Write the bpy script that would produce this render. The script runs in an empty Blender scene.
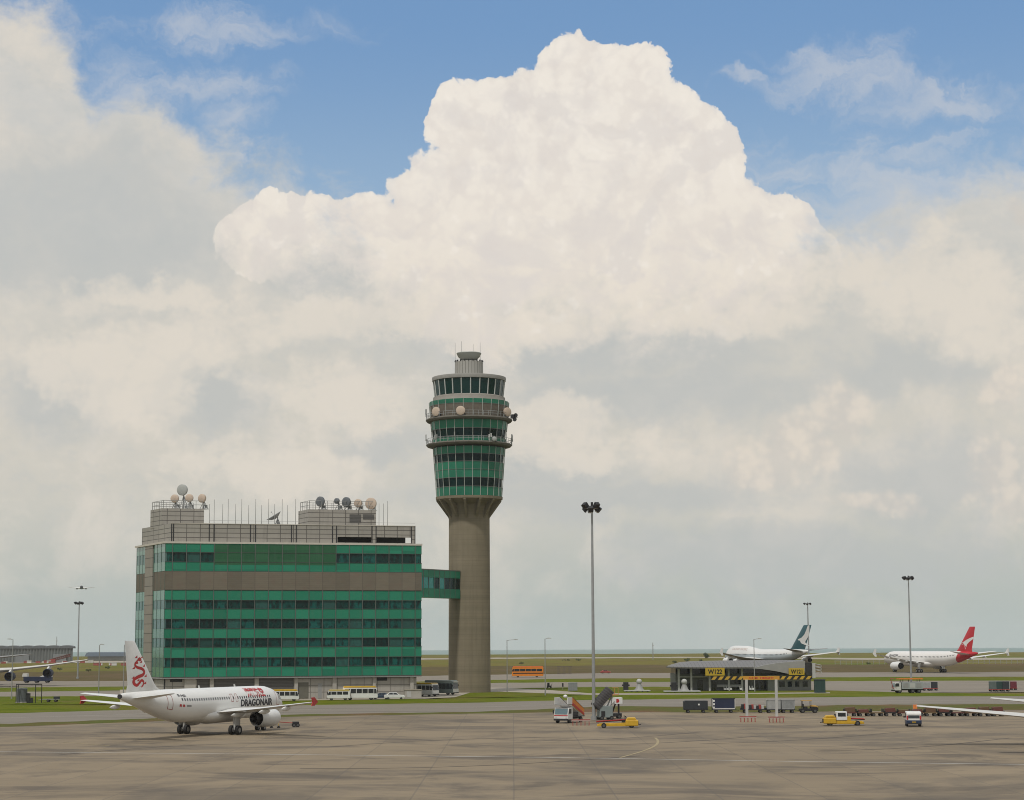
import bpy, bmesh, math, random
from mathutils import Vector, Matrix
random.seed(7)
R = math.radians
SC = bpy.context.scene
COL = SC.collection

# ------------------------------------------------------------------ camera
F, CX, CY = 2000.0, 512.0, 400.0
EYE_Y, ROLL, CAM_H = 645.0, 0.0045, 11.2
TH = math.atan((EYE_Y - CY) / F)
FWD = Vector((0, math.cos(TH), math.sin(TH)))
RT0 = Vector((1, 0, 0)); UP0 = RT0.cross(FWD)
RT = RT0 * math.cos(ROLL) - UP0 * math.sin(ROLL)
UP = UP0 * math.cos(ROLL) + RT0 * math.sin(ROLL)
CAM = Vector((0, 0, CAM_H))
cd = bpy.data.cameras.new('camera'); cam = bpy.data.objects.new('camera', cd); COL.objects.link(cam)
cd.sensor_width = 36; cd.lens = F / 1024 * 36; cd.clip_start = 1; cd.clip_end = 60000
M = Matrix.Identity(4)
for i in range(3):
    M[i][0] = RT[i]; M[i][1] = UP[i]; M[i][2] = -FWD[i]; M[i][3] = CAM[i]
cam.matrix_world = M; SC.camera = cam
def ray(px, py): return (RT * ((px - CX) / F) + UP * (-(py - CY) / F) + FWD)
def P(px, py, Y):
    d = ray(px, py); return CAM + d * (Y / d.y)
def G(px, py, z=0.0):
    d = ray(px, py); return CAM + d * ((z - CAM_H) / d.z)
def zat(px, py, Y): return P(px, py, Y).z

# ------------------------------------------------------------------ node helper / materials
class NG:
    def __init__(s, nt): s.nt = nt; s.n = nt.nodes; s.l = nt.links
    def new(s, t, **kw):
        n = s.n.new(t)
        for k, v in kw.items(): setattr(n, k, v)
        return n
    def put(s, sock, v):
        if v is None: return
        if isinstance(v, bpy.types.NodeSocket): s.l.new(v, sock)
        else:
            if isinstance(v, (tuple, list, Vector)) and len(v) == 3 and sock.type == 'RGBA': v = (*v, 1)
            sock.default_value = v
    def m(s, op, a, b=None, c=None, clamp=False):
        n = s.new('ShaderNodeMath', operation=op, use_clamp=clamp)
        s.put(n.inputs[0], a); s.put(n.inputs[1], b); s.put(n.inputs[2], c)
        return n.outputs[0]
    def v(s, op, a, b=None, sc=None):
        n = s.new('ShaderNodeVectorMath', operation=op)
        s.put(n.inputs[0], a); s.put(n.inputs[1], b)
        if sc is not None: s.put(n.inputs['Scale'], sc)
        return n.outputs['Value'] if op in ('LENGTH', 'DOT_PRODUCT', 'DISTANCE') else n.outputs[0]
    def noise(s, vec, scale, detail=4, rough=.5, dist=0., col=False, dims='3D', lac=2.0):
        n = s.new('ShaderNodeTexNoise', noise_dimensions=dims)
        s.put(n.inputs['Vector'], vec); s.put(n.inputs['Scale'], scale); s.put(n.inputs['Detail'], detail)
        s.put(n.inputs['Roughness'], rough); s.put(n.inputs['Distortion'], dist); s.put(n.inputs['Lacunarity'], lac)
        return n.outputs['Color'] if col else n.outputs[0]
    def mix(s, f, a, b, blend='MIX'):
        n = s.new('ShaderNodeMix', data_type='RGBA', blend_type=blend)
        s.put(n.inputs[0], f); s.put(n.inputs[6], a); s.put(n.inputs[7], b)
        return n.outputs[2]
    def ss(s, x, lo, hi, olo=0., ohi=1., kind='SMOOTHSTEP'):
        n = s.new('ShaderNodeMapRange', interpolation_type=kind)
        s.put(n.inputs[0], x); s.put(n.inputs[1], lo); s.put(n.inputs[2], hi); s.put(n.inputs[3], olo); s.put(n.inputs[4], ohi)
        return n.outputs[0]
    def xyz(s, vec):
        n = s.new('ShaderNodeSeparateXYZ'); s.put(n.inputs[0], vec); return n.outputs
    def comb(s, x, y, z):
        n = s.new('ShaderNodeCombineXYZ'); s.put(n.inputs[0], x); s.put(n.inputs[1], y); s.put(n.inputs[2], z); return n.outputs[0]

def srgb(r, g, b):
    f = lambda c: c / 12.92 if c <= .04045 else ((c + .055) / 1.055) ** 2.4
    return (f(r / 255), f(g / 255), f(b / 255))
MATS = {}
def mat(name, col=(.5, .5, .5), rough=.6, metal=0., var=.12, scale=.7, bump=0., coat=0., spec=.5, custom=None, rnd=0.):
    if name in MATS: return MATS[name]
    m = bpy.data.materials.new(name); m.use_nodes = True
    g = NG(m.node_tree); b = g.n['Principled BSDF']
    b.inputs['Roughness'].default_value = rough; b.inputs['Metallic'].default_value = metal
    b.inputs['Specular IOR Level'].default_value = spec
    if coat: b.inputs['Coat Weight'].default_value = coat; b.inputs['Coat Roughness'].default_value = .08
    tc = g.new('ShaderNodeTexCoord').outputs['Object']
    if custom: c = custom(g, b, tc)
    else:
        n = g.noise(tc, scale, 5, .6)
        c = g.mix(1., col, g.mix(n, (1 - var * 1.6,) * 3, (1 + var * 1.6,) * 3), 'MULTIPLY')
        if rnd:
            oi = g.new('ShaderNodeObjectInfo').outputs['Random']
            c = g.mix(1., c, g.mix(oi, (1 - rnd,) * 3, (1 + rnd,) * 3), 'MULTIPLY')
        if bump:
            bn = g.new('ShaderNodeBump'); bn.inputs['Strength'].default_value = bump; bn.inputs['Distance'].default_value = .1
            g.put(bn.inputs['Height'], g.noise(tc, scale * 4, 5)); g.put(b.inputs['Normal'], bn.outputs[0])
    if c is not None: g.put(b.inputs['Base Color'], c)
    MATS[name] = m
    return m

# ------------------------------------------------------------------ mesh builder
class MB:
    def __init__(s): s.v = []; s.f = []; s.mi = []; s.sm = []
    def add(s, vs, fs, mi=0, smooth=False, X=None):
        o = len(s.v)
        s.v += [tuple(X @ Vector(p)) if X is not None else tuple(p) for p in vs]
        for f in fs: s.f.append([i + o for i in f]); s.mi.append(mi); s.sm.append(smooth)
        return s
    def box(s, x0, y0, z0, x1, y1, z1, mi=0, X=None):
        vs = [(x, y, z) for z in (z0, z1) for y in (y0, y1) for x in (x0, x1)]
        return s.add(vs, [(0, 2, 3, 1), (4, 5, 7, 6), (0, 1, 5, 4), (2, 6, 7, 3), (0, 4, 6, 2), (1, 3, 7, 5)], mi, False, X)
    def cbox(s, cx, cy, z0, lx, ly, h, mi=0, X=None): return s.box(cx - lx / 2, cy - ly / 2, z0, cx + lx / 2, cy + ly / 2, z0 + h, mi, X)
    def loft(s, rings, mi=0, caps=True, smooth=True, closed=True, X=None):
        n = len(rings[0]); vs = [p for r in rings for p in r]; fs = []
        for i in range(len(rings) - 1):
            for j in range(n if closed else n - 1):
                k = (j + 1) % n
                fs.append((i * n + j, i * n + k, (i + 1) * n + k, (i + 1) * n + j))
        s.add(vs, fs, mi, smooth, X)
        if caps and closed:
            s.add(rings[0], [tuple(range(n))], mi, False, X); s.add(rings[-1], [tuple(range(n))], mi, False, X)
        return s
    def cyl(s, p0, p1, r0, r1=None, n=10, mi=0, caps=True, smooth=True, X=None):
        p0 = Vector(p0); p1 = Vector(p1); r1 = r0 if r1 is None else r1
        d = (p1 - p0).normalized(); a = d.orthogonal().normalized(); b = d.cross(a)
        rg = []
        for p, r in ((p0, r0), (p1, r1)):
            rg.append([p + (a * math.cos(t) + b * math.sin(t)) * r for t in [2 * math.pi * k / n for k in range(n)]])
        return s.loft(rg, mi, caps, smooth, True, X)
    def tube(s, pts, r, n=6, mi=0, X=None):
        for a, b in zip(pts[:-1], pts[1:]): s.cyl(a, b, r, n=n, mi=mi, X=X)
        return s
    def lathe(s, prof, n=24, mi=0, caps=False, X=None, smooth=True, ph=0.):
        rg = [[(r * math.cos(2 * math.pi * (k + ph) / n), r * math.sin(2 * math.pi * (k + ph) / n), z) for k in range(n)] for r, z in prof]
        return s.loft(rg, mi, caps, smooth, True, X)
    def prism(s, poly, d0, d1, axis='y', mi=0, X=None, smooth=False):
        def q(a, b, d): return {'y': (a, d, b), 'z': (a, b, d), 'x': (d, a, b)}[axis]
        return s.loft([[q(a, b, d0) for a, b in poly], [q(a, b, d1) for a, b in poly]], mi, True, smooth, True, X)
    def ball(s, c, r, n=12, mi=0, sz=1., X=None):
        pr = [(max(1e-3, r * math.sin(math.pi * i / n)), -r * sz * math.cos(math.pi * i / n)) for i in range(n + 1)]
        T = Matrix.Translation(c); return s.lathe(pr, n * 2, mi, False, (X @ T) if X is not None else T)
    def mesh(s, name, mats, sharp=35):
        me = bpy.data.meshes.new(name); me.from_pydata(s.v, [], s.f)
        mats = mats if isinstance(mats, (list, tuple)) else [mats]
        for m in mats: me.materials.append(m)
        for p, a, b in zip(me.polygons, s.mi, s.sm): p.material_index = a; p.use_smooth = b
        bm = bmesh.new(); bm.from_mesh(me)
        bmesh.ops.remove_doubles(bm, verts=bm.verts, dist=1e-5)
        bmesh.ops.recalc_face_normals(bm, faces=bm.faces); bm.to_mesh(me); bm.free()
        if any(s.sm): me.set_sharp_from_angle(angle=R(sharp))
        me.update(); return me
    def build(s, name, mats, parent=None, bevel=0., loc=None, rz=0., sharp=35):
        o = bpy.data.objects.new(name, s.mesh(name, mats, sharp)); COL.objects.link(o)
        o.parent = parent
        if loc is not None: o.location = loc
        if rz: o.rotation_euler.z = rz
        if bevel:
            b = o.modifiers.new('bevel', 'BEVEL'); b.width = bevel; b.segments = 2; b.limit_method = 'ANGLE'
        return o
def tag(o, label=None, cat=None, group=None, kind=None):
    if label: o['label'] = label
    if cat: o['category'] = cat
    if group: o['group'] = group
    if kind: o['kind'] = kind
    return o
def thing(name, label, cat, loc=(0, 0, 0), rz=0., group=None):
    o = bpy.data.objects.new(name, None); COL.objects.link(o); o.empty_display_size = .5
    o.location = loc; o.rotation_euler.z = rz
    return tag(o, label, cat, group)
def kids(o): return [c for c in bpy.data.objects if c.parent == o]
def copy_tree(o, parent=None):
    c = o.copy(); COL.objects.link(c); c.parent = parent
    for k in kids(o): copy_tree(k, c)
    return c
def dup(o, label, loc=None, rz=None, group=None):
    c = copy_tree(o); c['label'] = label
    if loc is not None: c.location = loc
    if rz is not None: c.rotation_euler.z = rz
    if group: c['group'] = group
    return c
def text2d(body, height, bold=0., slices=0):
    cu = bpy.data.curves.new('lettering', 'FONT'); cu.body = body; cu.size = 1; cu.resolution_u = 3; cu.offset = bold
    ob = bpy.data.objects.new('lettering', cu); COL.objects.link(ob)
    dg = bpy.context.evaluated_depsgraph_get(); dg.update()
    me = bpy.data.meshes.new_from_object(ob.evaluated_get(dg))
    bm = bmesh.new(); bm.from_mesh(me)
    ys = [v.co.y for v in bm.verts]; xs = [v.co.x for v in bm.verts]
    x0, x1, y0, y1 = min(xs), max(xs), min(ys), max(ys); k = height / (y1 - y0)
    for v in bm.verts: v.co = Vector(((v.co.x - (x0 + x1) / 2) * k, (v.co.y - (y0 + y1) / 2) * k, 0))
    bmesh.ops.triangulate(bm, faces=bm.faces)
    for i in range(1, slices):
        y = -height / 2 + height * i / slices
        bmesh.ops.bisect_plane(bm, geom=bm.verts[:] + bm.edges[:] + bm.faces[:], plane_co=(0, y, 0), plane_no=(0, 1, 0))
    bm.verts.index_update()
    vs = [tuple(v.co) for v in bm.verts]; fs = [[v.index for v in f.verts] for f in bm.faces]; bm.free()
    bpy.data.objects.remove(ob); bpy.data.curves.remove(cu); bpy.data.meshes.remove(me)
    return vs, fs, (x1 - x0) * k
def sign_text(name, body, h, width, mats, parent, X, bold=.02):
    vs, fs, w = text2d(body, h, bold)
    k = width / w if width else 1
    mb = MB(); mb.add([(x * k, y, 0) for x, y, z in vs], fs, 0, False, X)
    me = bpy.data.meshes.new(name); me.from_pydata(mb.v, [], mb.f); me.materials.append(mats)
    o = bpy.data.objects.new(name, me); COL.objects.link(o); o.parent = parent; return o
# ------------------------------------------------------------------ render settings, light, sky
SC.view_settings.view_transform = 'Standard'; SC.view_settings.look = 'None'
SC.view_settings.exposure = 0; SC.view_settings.gamma = 1; SC.view_settings.use_curve_mapping = False
try:
    SC.cycles.use_denoising = True; SC.cycles.max_bounces = 6; SC.cycles.volume_bounces = 1
    SC.cycles.volume_step_rate = 5; SC.cycles.filter_width = 1.0
except Exception: pass
SUN_EL, SUN_AZ = R(60), R(-155)      # azimuth measured clockwise from +Y: behind the camera, a little to the left
sd = bpy.data.lights.new('sun', 'SUN'); sd.energy = 2.3; sd.angle = R(4); sd.color = (1, .965, .91)
so = bpy.data.objects.new('sun', sd); COL.objects.link(so)
sv = Vector((math.sin(SUN_AZ) * math.cos(SUN_EL), math.cos(SUN_AZ) * math.cos(SUN_EL), math.sin(SUN_EL)))
so.rotation_euler = sv.to_track_quat('Z', 'Y').to_euler(); so.location = (0, 0, 300)

W = bpy.data.worlds.new('World'); SC.world = W; W.use_nodes = True
g = NG(W.node_tree); g.n.clear()
sky = g.new('ShaderNodeTexSky', sky_type='NISHITA'); sky.sun_disc = False
sky.sun_elevation = SUN_EL; sky.sun_rotation = SUN_AZ; sky.air_density = 1.0; sky.dust_density = 1.2; sky.ozone_density = 1.5
D = g.new('ShaderNodeTexCoord').outputs['Generated']
dx, dy, dz = g.xyz(D)
az = g.m('ARCTAN2', dx, dy); el = g.m('ARCSINE', dz)
p0 = g.comb(g.m('MULTIPLY', az, 20.), g.m('MULTIPLY', el, 20.), 0.)     # one unit = 100 px of the picture = 2.86 degrees
def ang(px, py):
    d = ray(px, py).normalized(); return (math.atan2(d.x, d.y) * 20, math.asin(d.z) * 20)
def n2(p, sc, det=4, rough=.55, dist=0., col=False): return g.noise(p, sc, det, rough, dist, col, '2D')
def warp(p, sc, amp, det=4, rough=.55, off=(0, 0, 0)):
    n = n2(g.v('ADD', p, off), sc, det, rough, 0., True)
    return g.v('ADD', p, g.v('SCALE', g.v('SUBTRACT', n, (.5, .5, .5)), sc=amp))
def blobs(p, L, k=.35):
    acc = None
    for cx, cy, rx, ry in L:
        a = ang(cx, cy)
        d = g.v('MULTIPLY', g.v('SUBTRACT', p, (a[0], a[1], 0)), (100 / rx, 100 / ry, 0))
        e = g.m('SUBTRACT', 1., g.v('LENGTH', d))
        acc = e if acc is None else g.m('SMOOTH_MAX', acc, e, k)
    return acc
def lin(r, gg, b, k=10.): return tuple(c * k for c in srgb(r, gg, b))
def cen(x, k): return g.m('MULTIPLY', g.m('SUBTRACT', x, .5), k)
pf = g.comb(g.xyz(p0)[0], g.xyz(p0)[1], 0.)
pw = warp(pf, 1.0, .85, 6, .62)                      # soft warp for the grey sheet
pc = warp(warp(pf, 1.4, .34, 2, .5), 4.5, .17, 5, .62)   # tight warp for the cumulus
fb = n2(pf, .9, 7, .62, .3)
pq = g.v('MULTIPLY', pf, (.8, 1.15, 1))
fb2 = n2(g.v('ADD', pq, (31.7, 9.2, 0)), 1.6, 8, .64, .25)
fb3 = n2(g.v('ADD', pq, (11.7, 49.2, 0)), 3.4, 7, .66, .12)
hy = g.xyz(p0)[1]; hx = g.xyz(p0)[0]
hgt = g.ss(hy, ang(512, 650)[1], ang(512, 0)[1], 0., 1., 'LINEAR')    # 0 at the horizon, 1 at 18 degrees up
# clear air
blue = g.mix(.72, sky.outputs[0], g.mix(g.ss(hgt, .55, 1.), lin(163, 190, 213), lin(116, 157, 203)))
def vor(p, sc):
    n = g.new('ShaderNodeTexVoronoi', feature='SMOOTH_F1', voronoi_dimensions='2D'); n.inputs['Scale'].default_value = sc; n.inputs['Smoothness'].default_value = .35
    g.put(n.inputs['Vector'], p); return n.outputs['Distance']
pv_ = warp(pf, 7., .055, 3, .6)
v1 = vor(warp(pf, 2.2, .22, 4, .6), 2.4); v2 = vor(pv_, 6.0); v3 = vor(g.v('ADD', pv_, (3.3, 1.7, 0)), 12.5)
puff = g.m('ADD', g.m('ADD', g.m('MULTIPLY', v1, -.9), g.m('MULTIPLY', v2, -.55)), g.m('MULTIPLY', v3, -.32))     # about -1.1 in creases .. -.1 on crowns
# overcast sheet
shA = blobs(pw, [(30, 140, 75, 118), (110, 205, 150, 98), (60, 330, 300, 190), (220, 330, 200, 130), (330, 420, 380, 210), (512, 620, 1500, 330),
                 (900, 430, 330, 215), (1020, 330, 170, 150), (700, 420, 400, 170), (560, 350, 420, 120), (-250, 260, 330, 330), (1350, 300, 330, 250)], .3)
shAl = g.ss(g.m('ADD', shA, cen(fb2, .6)), -.12, .24)
cover = g.m('MAXIMUM', g.ss(hy, 8.4, 10.5), g.ss(g.m('ABSOLUTE', hx), 7.5, 10.5))      # unseen rest of the dome: broken cloud added to warm the light
shAl = g.m('MAXIMUM', shAl, g.m('MULTIPLY', cover, g.ss(fb, .36, .52, .35, 1.)))
base = g.mix(g.ss(hgt, .01, .30), lin(175, 184, 180), lin(207, 203, 193))
base = g.mix(g.ss(hgt, .33, .8), base, lin(204, 203, 199))
base = g.mix(g.m('MULTIPLY', g.ss(hgt, .0, .22, .25, 1.), g.ss(fb, .40, .68, 0., .65)), base, lin(219, 212, 201))
base = g.mix(g.m('MULTIPLY', g.ss(hgt, .04, .3), g.ss(fb3, .50, .72, 0., .28)), base, lin(226, 218, 206))
base = g.mix(g.m('MULTIPLY', g.ss(hgt, .04, .3), g.ss(fb3, .48, .30, 0., .30)), base, lin(189, 192, 190))
dark = blobs(pw, [(90, 190, 150, 70), (150, 240, 90, 50), (100, 255, 130, 45), (330, 270, 90, 40), (590, 350, 300, 40), (640, 395, 220, 38), (215, 400, 70, 50), (900, 370, 120, 30), (930, 480, 130, 60),
                  (620, 500, 260, 28), (60, 400, 60, 60), (380, 440, 60, 26), (800, 560, 260, 40), (20, 240, 90, 50), (540, 470, 140, 30), (260, 170, 40, 20)], .2)
dk = g.m('MULTIPLY', g.ss(g.m('ADD', dark, g.m('ADD', cen(fb2, 1.0), cen(fb3, .8))), -.12, .65), .62)
base = g.mix(dk, base, lin(184, 188, 188))
light = blobs(pw, [(140, 380, 80, 60), (100, 350, 60, 40), (340, 400, 90, 40), (270, 470, 120, 40), (470, 340, 70, 20), (560, 450, 120, 30), (150, 300, 90, 22), (330, 330, 90, 30),
                   (60, 360, 40, 40), (200, 350, 60, 30), (560, 420, 60, 30), (900, 275, 120, 45), (960, 300, 110, 60), (480, 325, 200, 26), (720, 320, 150, 26)], .2)
base = g.mix(g.m('MULTIPLY', g.ss(g.m('ADD', light, g.m('ADD', cen(fb, .9), cen(fb3, 1.3))), -.1, .6), .7), base, lin(223, 215, 203))
lt2 = g.ss(g.m('ADD', light, g.m('ADD', g.m('ADD', cen(fb, 1.1), cen(fb2, 1.2)), g.m('MULTIPLY', g.m('ADD', puff, .72), .6))), .0, .45)
base = g.mix(g.m('MULTIPLY', lt2, g.ss(hgt, .10, .30, 0., .28)), base, lin(225, 217, 204))
base = g.mix(g.m('MULTIPLY', g.ss(puff, -.70, -1.0), g.ss(hgt, .10, .35, 0., .12)), base, lin(190, 192, 190))
# cumulus
CUM = [(578, 84, 50, 44), (603, 78, 52, 38), (628, 80, 44, 36), (545, 110, 48, 40), (490, 114, 60, 40), (455, 122, 30, 38), (655, 126, 54, 50), (692, 150, 48, 50), (715, 183, 34, 48),
       (600, 190, 140, 100), (510, 210, 120, 70), (425, 212, 42, 48), (445, 195, 60, 36), (775, 240, 52, 48), (800, 268, 44, 52), (700, 255, 120, 85), (560, 310, 240, 95),
       (335, 240, 108, 50), (276, 240, 54, 52), (420, 280, 140, 50), (560, 215, 180, 90)]
cu = blobs(pc, CUM, .12)
edge = g.m('ADD', cu, g.m('ADD', g.m('MULTIPLY', g.m('ADD', puff, .75), .13), cen(n2(pf, 14., 4, .6), .05)))
cua = g.ss(edge, -.012, .03)
lowedge = g.m('ADD', g.ss(hx, ang(330, 0)[0], ang(520, 0)[0], .50, .40), g.ss(hx, ang(700, 0)[0], ang(830, 0)[0], 0., .15))
lowfade = g.ss(g.m('SUBTRACT', g.m('ADD', hgt, g.m('ADD', cen(fb, .26), cen(fb3, .16))), lowedge), 0., .17)
cua = g.m('MULTIPLY', cua, lowfade)
ccol = g.mix(g.ss(hgt, .45, .82), lin(229, 220, 207), lin(237, 230, 220))
big = n2(g.v('ADD', pc, (5.2, 3.1, 0)), 1.1, 5, .55, .4); bigo = n2(g.v('ADD', pc, (5.12, 3.26, 0)), 1.1, 5, .55, .4)
ccol = g.mix(g.ss(g.m('SUBTRACT', bigo, big), -.05, .13, 0., .52), ccol, lin(215, 209, 205))          # shaded undersides of the larger masses
ccol = g.mix(g.ss(puff, -.62, -1.05, 0., .42), ccol, lin(220, 212, 205))                                # creases between the puffs
ccol = g.mix(g.m('MULTIPLY', g.ss(fb2, .50, .70), g.ss(cu, .08, .4, 0., .4)), ccol, lin(217, 211, 207))
ccol = g.mix(g.ss(puff, -.5, -.2, 0., .4), ccol, lin(244, 237, 227))
# small bright cumulus low on the right and at the picture's edge
c2 = blobs(pc, [(800, 445, 70, 42), (755, 468, 62, 26), (838, 415, 40, 40), (880, 505, 60, 16), (1005, 395, 26, 34), (990, 470, 36, 42), (1010, 500, 30, 40), (1015, 215, 14, 24)], .15)
c2a = g.m('MULTIPLY', g.ss(g.m('ADD', c2, g.m('MULTIPLY', g.m('ADD', puff, .7), .5)), -.05, .65), .62)
c2c = g.mix(g.ss(puff, -.95, -.35), lin(207, 201, 193), lin(228, 217, 203))
# thin high streaks
wn = n2(g.v('MULTIPLY', pw, (.9, 2.0, 1)), 1.3, 7, .66, .6)
wisp = blobs(pw, [(850, 75, 110, 32), (930, 100, 100, 24), (745, 72, 26, 10), (235, 25, 130, 22), (210, 85, 90, 24), (230, 118, 40, 26), (240, 160, 12, 12), (900, 190, 200, 60), (40, 60, 60, 50), (960, 230, 200, 60), (130, 90, 60, 40)], .15)
wa = g.m('MULTIPLY', g.ss(g.m('ADD', wisp, cen(wn, 2.2)), -.22, 1.1), .58)
c = g.mix(wa, blue, lin(200, 203, 208))
c = g.mix(shAl, c, base)
c = g.mix(g.m('MULTIPLY', cua, g.ss(edge, -.01, .10, .85, 1.)), c, ccol)
c = g.mix(c2a, c, c2c)
bg = g.new('ShaderNodeBackground'); bg.inputs['Strength'].default_value = .1; g.put(bg.inputs['Color'], c)
g.l.new(bg.outputs[0], g.new('ShaderNodeOutputWorld').inputs['Surface'])
W.cycles.sampling_method = 'MANUAL'; W.cycles.sample_map_resolution = 512
# ------------------------------------------------------------------ ground
RE = 6371000.0
def drop(x, y): return -(x * x + y * y) / (2 * RE)
def cust_grass(c1, c2, c3, sc=.05):
    def f(g, b, tc):
        n1 = g.noise(tc, sc, 6, .65); n2 = g.noise(tc, sc * 9, 5, .7); n3 = g.noise(g.v('MULTIPLY', tc, (1, .35, 1)), sc * .4, 4, .6)
        c = g.mix(g.ss(n1, .35, .65), c1, c2); c = g.mix(g.ss(n3, .5, .68), c, c3)
        c = g.mix(g.ss(g.noise(g.v('ADD', tc, (41, 7, 0)), sc * .9, 6, .7, .5), .54, .64, 0., .6), c, (.135, .105, .042))
        c = g.mix(1., c, g.mix(n2, (.45,) * 3, (1.55,) * 3), 'MULTIPLY')
        bn = g.new('ShaderNodeBump'); bn.inputs['Strength'].default_value = .6; bn.inputs['Distance'].default_value = .15
        g.put(bn.inputs['Height'], g.noise(tc, 3., 4)); g.put(b.inputs['Normal'], bn.outputs[0])
        return c
    return f
m_lawn = mat('mown_grass', rough=.95, spec=.04, custom=cust_grass((.078, .105, .006), (.112, .13, .009), (.13, .112, .022), .06))
m_brush = mat('wild_grass', rough=.95, spec=.04, custom=cust_grass((.15, .142, .028), (.125, .098, .032), (.095, .125, .018), .02))
m_scrub = mat('dry_scrub', rough=.95, spec=.04, custom=cust_grass((.105, .08, .04), (.09, .075, .03), (.13, .09, .055), .03))
m_weedy = mat('weedy_verge', rough=.95, spec=.04, custom=cust_grass((.10, .085, .03), (.085, .10, .025), (.15, .085, .055), .12))
def cust_apron(g, b, tc):
    x, y, z = g.xyz(tc)
    n = g.noise(tc, .035, 6, .6); st = g.noise(g.v('MULTIPLY', tc, (.7, .9, 1)), .085, 8, .66, .9)
    st2 = g.noise(g.v('MULTIPLY', g.v('ADD', tc, (77, 31, 0)), (1., .9, 1)), .03, 7, .66, 1.2)
    c = g.mix(n, (.25, .197, .128), (.195, .153, .10))
    c = g.mix(g.ss(st, .47, .66, 0., .8), c, (.088, .072, .055))
    c = g.mix(g.ss(st2, .48, .64, 0., .65), c, (.10, .084, .065))
    sp = g.noise(tc, .9, 5, .7); c = g.mix(g.ss(sp, .62, .75, 0., .5), c, (.09, .08, .07))
    fx = g.m('ABSOLUTE', g.m('SUBTRACT', g.m('FRACT', g.m('DIVIDE', x, 7.5)), .5)); fy = g.m('ABSOLUTE', g.m('SUBTRACT', g.m('FRACT', g.m('DIVIDE', y, 7.5)), .5))
    j = g.m('MAXIMUM', g.ss(fx, .488, .494), g.ss(fy, .488, .494))
    c = g.mix(g.m('MULTIPLY', j, .35), c, (.08, .075, .07))
    cell = g.new('ShaderNodeTexWhiteNoise', noise_dimensions='2D')
    g.put(cell.inputs['Vector'], g.comb(g.m('FLOOR', g.m('DIVIDE', x, 7.5)), g.m('FLOOR', g.m('DIVIDE', y, 7.5)), 0.))
    return g.mix(1., c, g.mix(cell.outputs[0], (.93,) * 3, (1.07,) * 3), 'MULTIPLY')
m_apron = mat('stained_concrete', rough=.8, spec=.3, custom=cust_apron)
def cust_asph(c1, c2):
    def f(g, b, tc):
        n = g.noise(tc, .05, 6, .6); s = g.noise(g.v('MULTIPLY', tc, (.06, 1, 1)), .22, 6, .6, .3)
        c = g.mix(n, c1, c2); c = g.mix(g.ss(s, .5, .7, 0., .6), c, tuple(k * .62 for k in c1))
        return g.mix(1., c, g.mix(g.noise(tc, 1.2, 4), (.85,) * 3, (1.15,) * 3), 'MULTIPLY')
    return f
m_road = mat('grey_asphalt', rough=.85, spec=.3, custom=cust_asph((.175, .155, .127), (.215, .19, .157)))
m_taxi = mat('taxiway_asphalt', rough=.85, spec=.3, custom=cust_asph((.185, .16, .125), (.235, .205, .165)))
m_pale = mat('pale_concrete', (.30, .265, .21), .85, var=.15, scale=.3)
m_white = mat('white_road_paint', (.55, .53, .49), .7, var=.25, scale=.4)
m_yel = mat('worn_yellow_paint', (.30, .24, .13), .7, var=.25, scale=.4)

def strip(name, top, bot, z, m, jit=.25):
    """ground sheet between two edges given as (column, row) points, turned into metres on the ground"""
    def samp(L, n=90):
        xs = [a for a, _ in L]; out = []
        for i in range(n + 1):
            x = xs[0] + (xs[-1] - xs[0]) * i / n
            for (a, ya), (b, yb) in zip(L[:-1], L[1:]):
                if a <= x <= b: y = ya + (yb - ya) * (x - a) / (b - a); break
            out.append(G(x, y + random.uniform(-jit, jit) * .6))
        return out
    a, b = samp(top), samp(bot)
    mb = MB(); rows = 4
    rg = []
    for i in range(rows + 1):
        t = i / rows; rg.append([(p.x + (q.x - p.x) * t, p.y + (q.y - p.y) * t, z + drop(p.x + (q.x - p.x) * t, p.y + (q.y - p.y) * t)) for p, q in zip(a, b)])
    mb.loft(rg, caps=False, smooth=False, closed=False)
    o = mb.build(name, m); return tag(o, kind='structure')
# terrain base and sea, both following the earth's curve
def sheet(name, xs, ys, z, m, jag=0):
    mb = MB(); rg = []
    for i, y in enumerate(ys):
        yy = [y + (random.uniform(-jag, jag) if i == len(ys) - 1 else 0) for _ in xs]
        rg.append([(x, q, z + drop(x, q)) for x, q in zip(xs, yy)])
    mb.loft(rg, caps=False, smooth=False, closed=False); return tag(mb.build(name, m), kind='structure')
xs = [-2600 + 40 * i for i in range(131)]
sheet('ground', xs, [-40, 60, 150, 300, 500, 700, 900, 1200, 1500, 1900, 2300, 2560], -.06, m_brush, 60)
def cust_sea(g, b, tc):
    return g.mix(g.noise(g.v('MULTIPLY', tc, (.3, 1, 1)), .004, 6, .6), (.075, .15, .118), (.10, .185, .145))
m_sea = mat('sea_water', rough=.35, custom=cust_sea)
sheet('sea', [-9000 + 600 * i for i in range(31)], [2200 + 350 * i for i in range(36)], -7, m_sea)
XS = (-80, 10, 100, 190, 320, 470, 545, 600, 700, 900, 1100)
def L(*ys): return list(zip(XS, ys))
strip('far_road', L(662, 661, 660.5, 660, 659, 657.6, 657, 656.8, 656.5, 658, 657), L(664, 663, 662.5, 662, 661, 658.8, 658.2, 658, 657.6, 660, 659), .02, m_pale)
strip('scrub_terrain', L(673, 672, 671, 670, 669, 665.8, 665.6, 665.2, 665, 664, 663), L(682.5, 681.5, 681.2, 680, 678, 675.5, 674, 673.5, 673.2, 672.6, 672), .0, m_scrub, .5)
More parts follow.
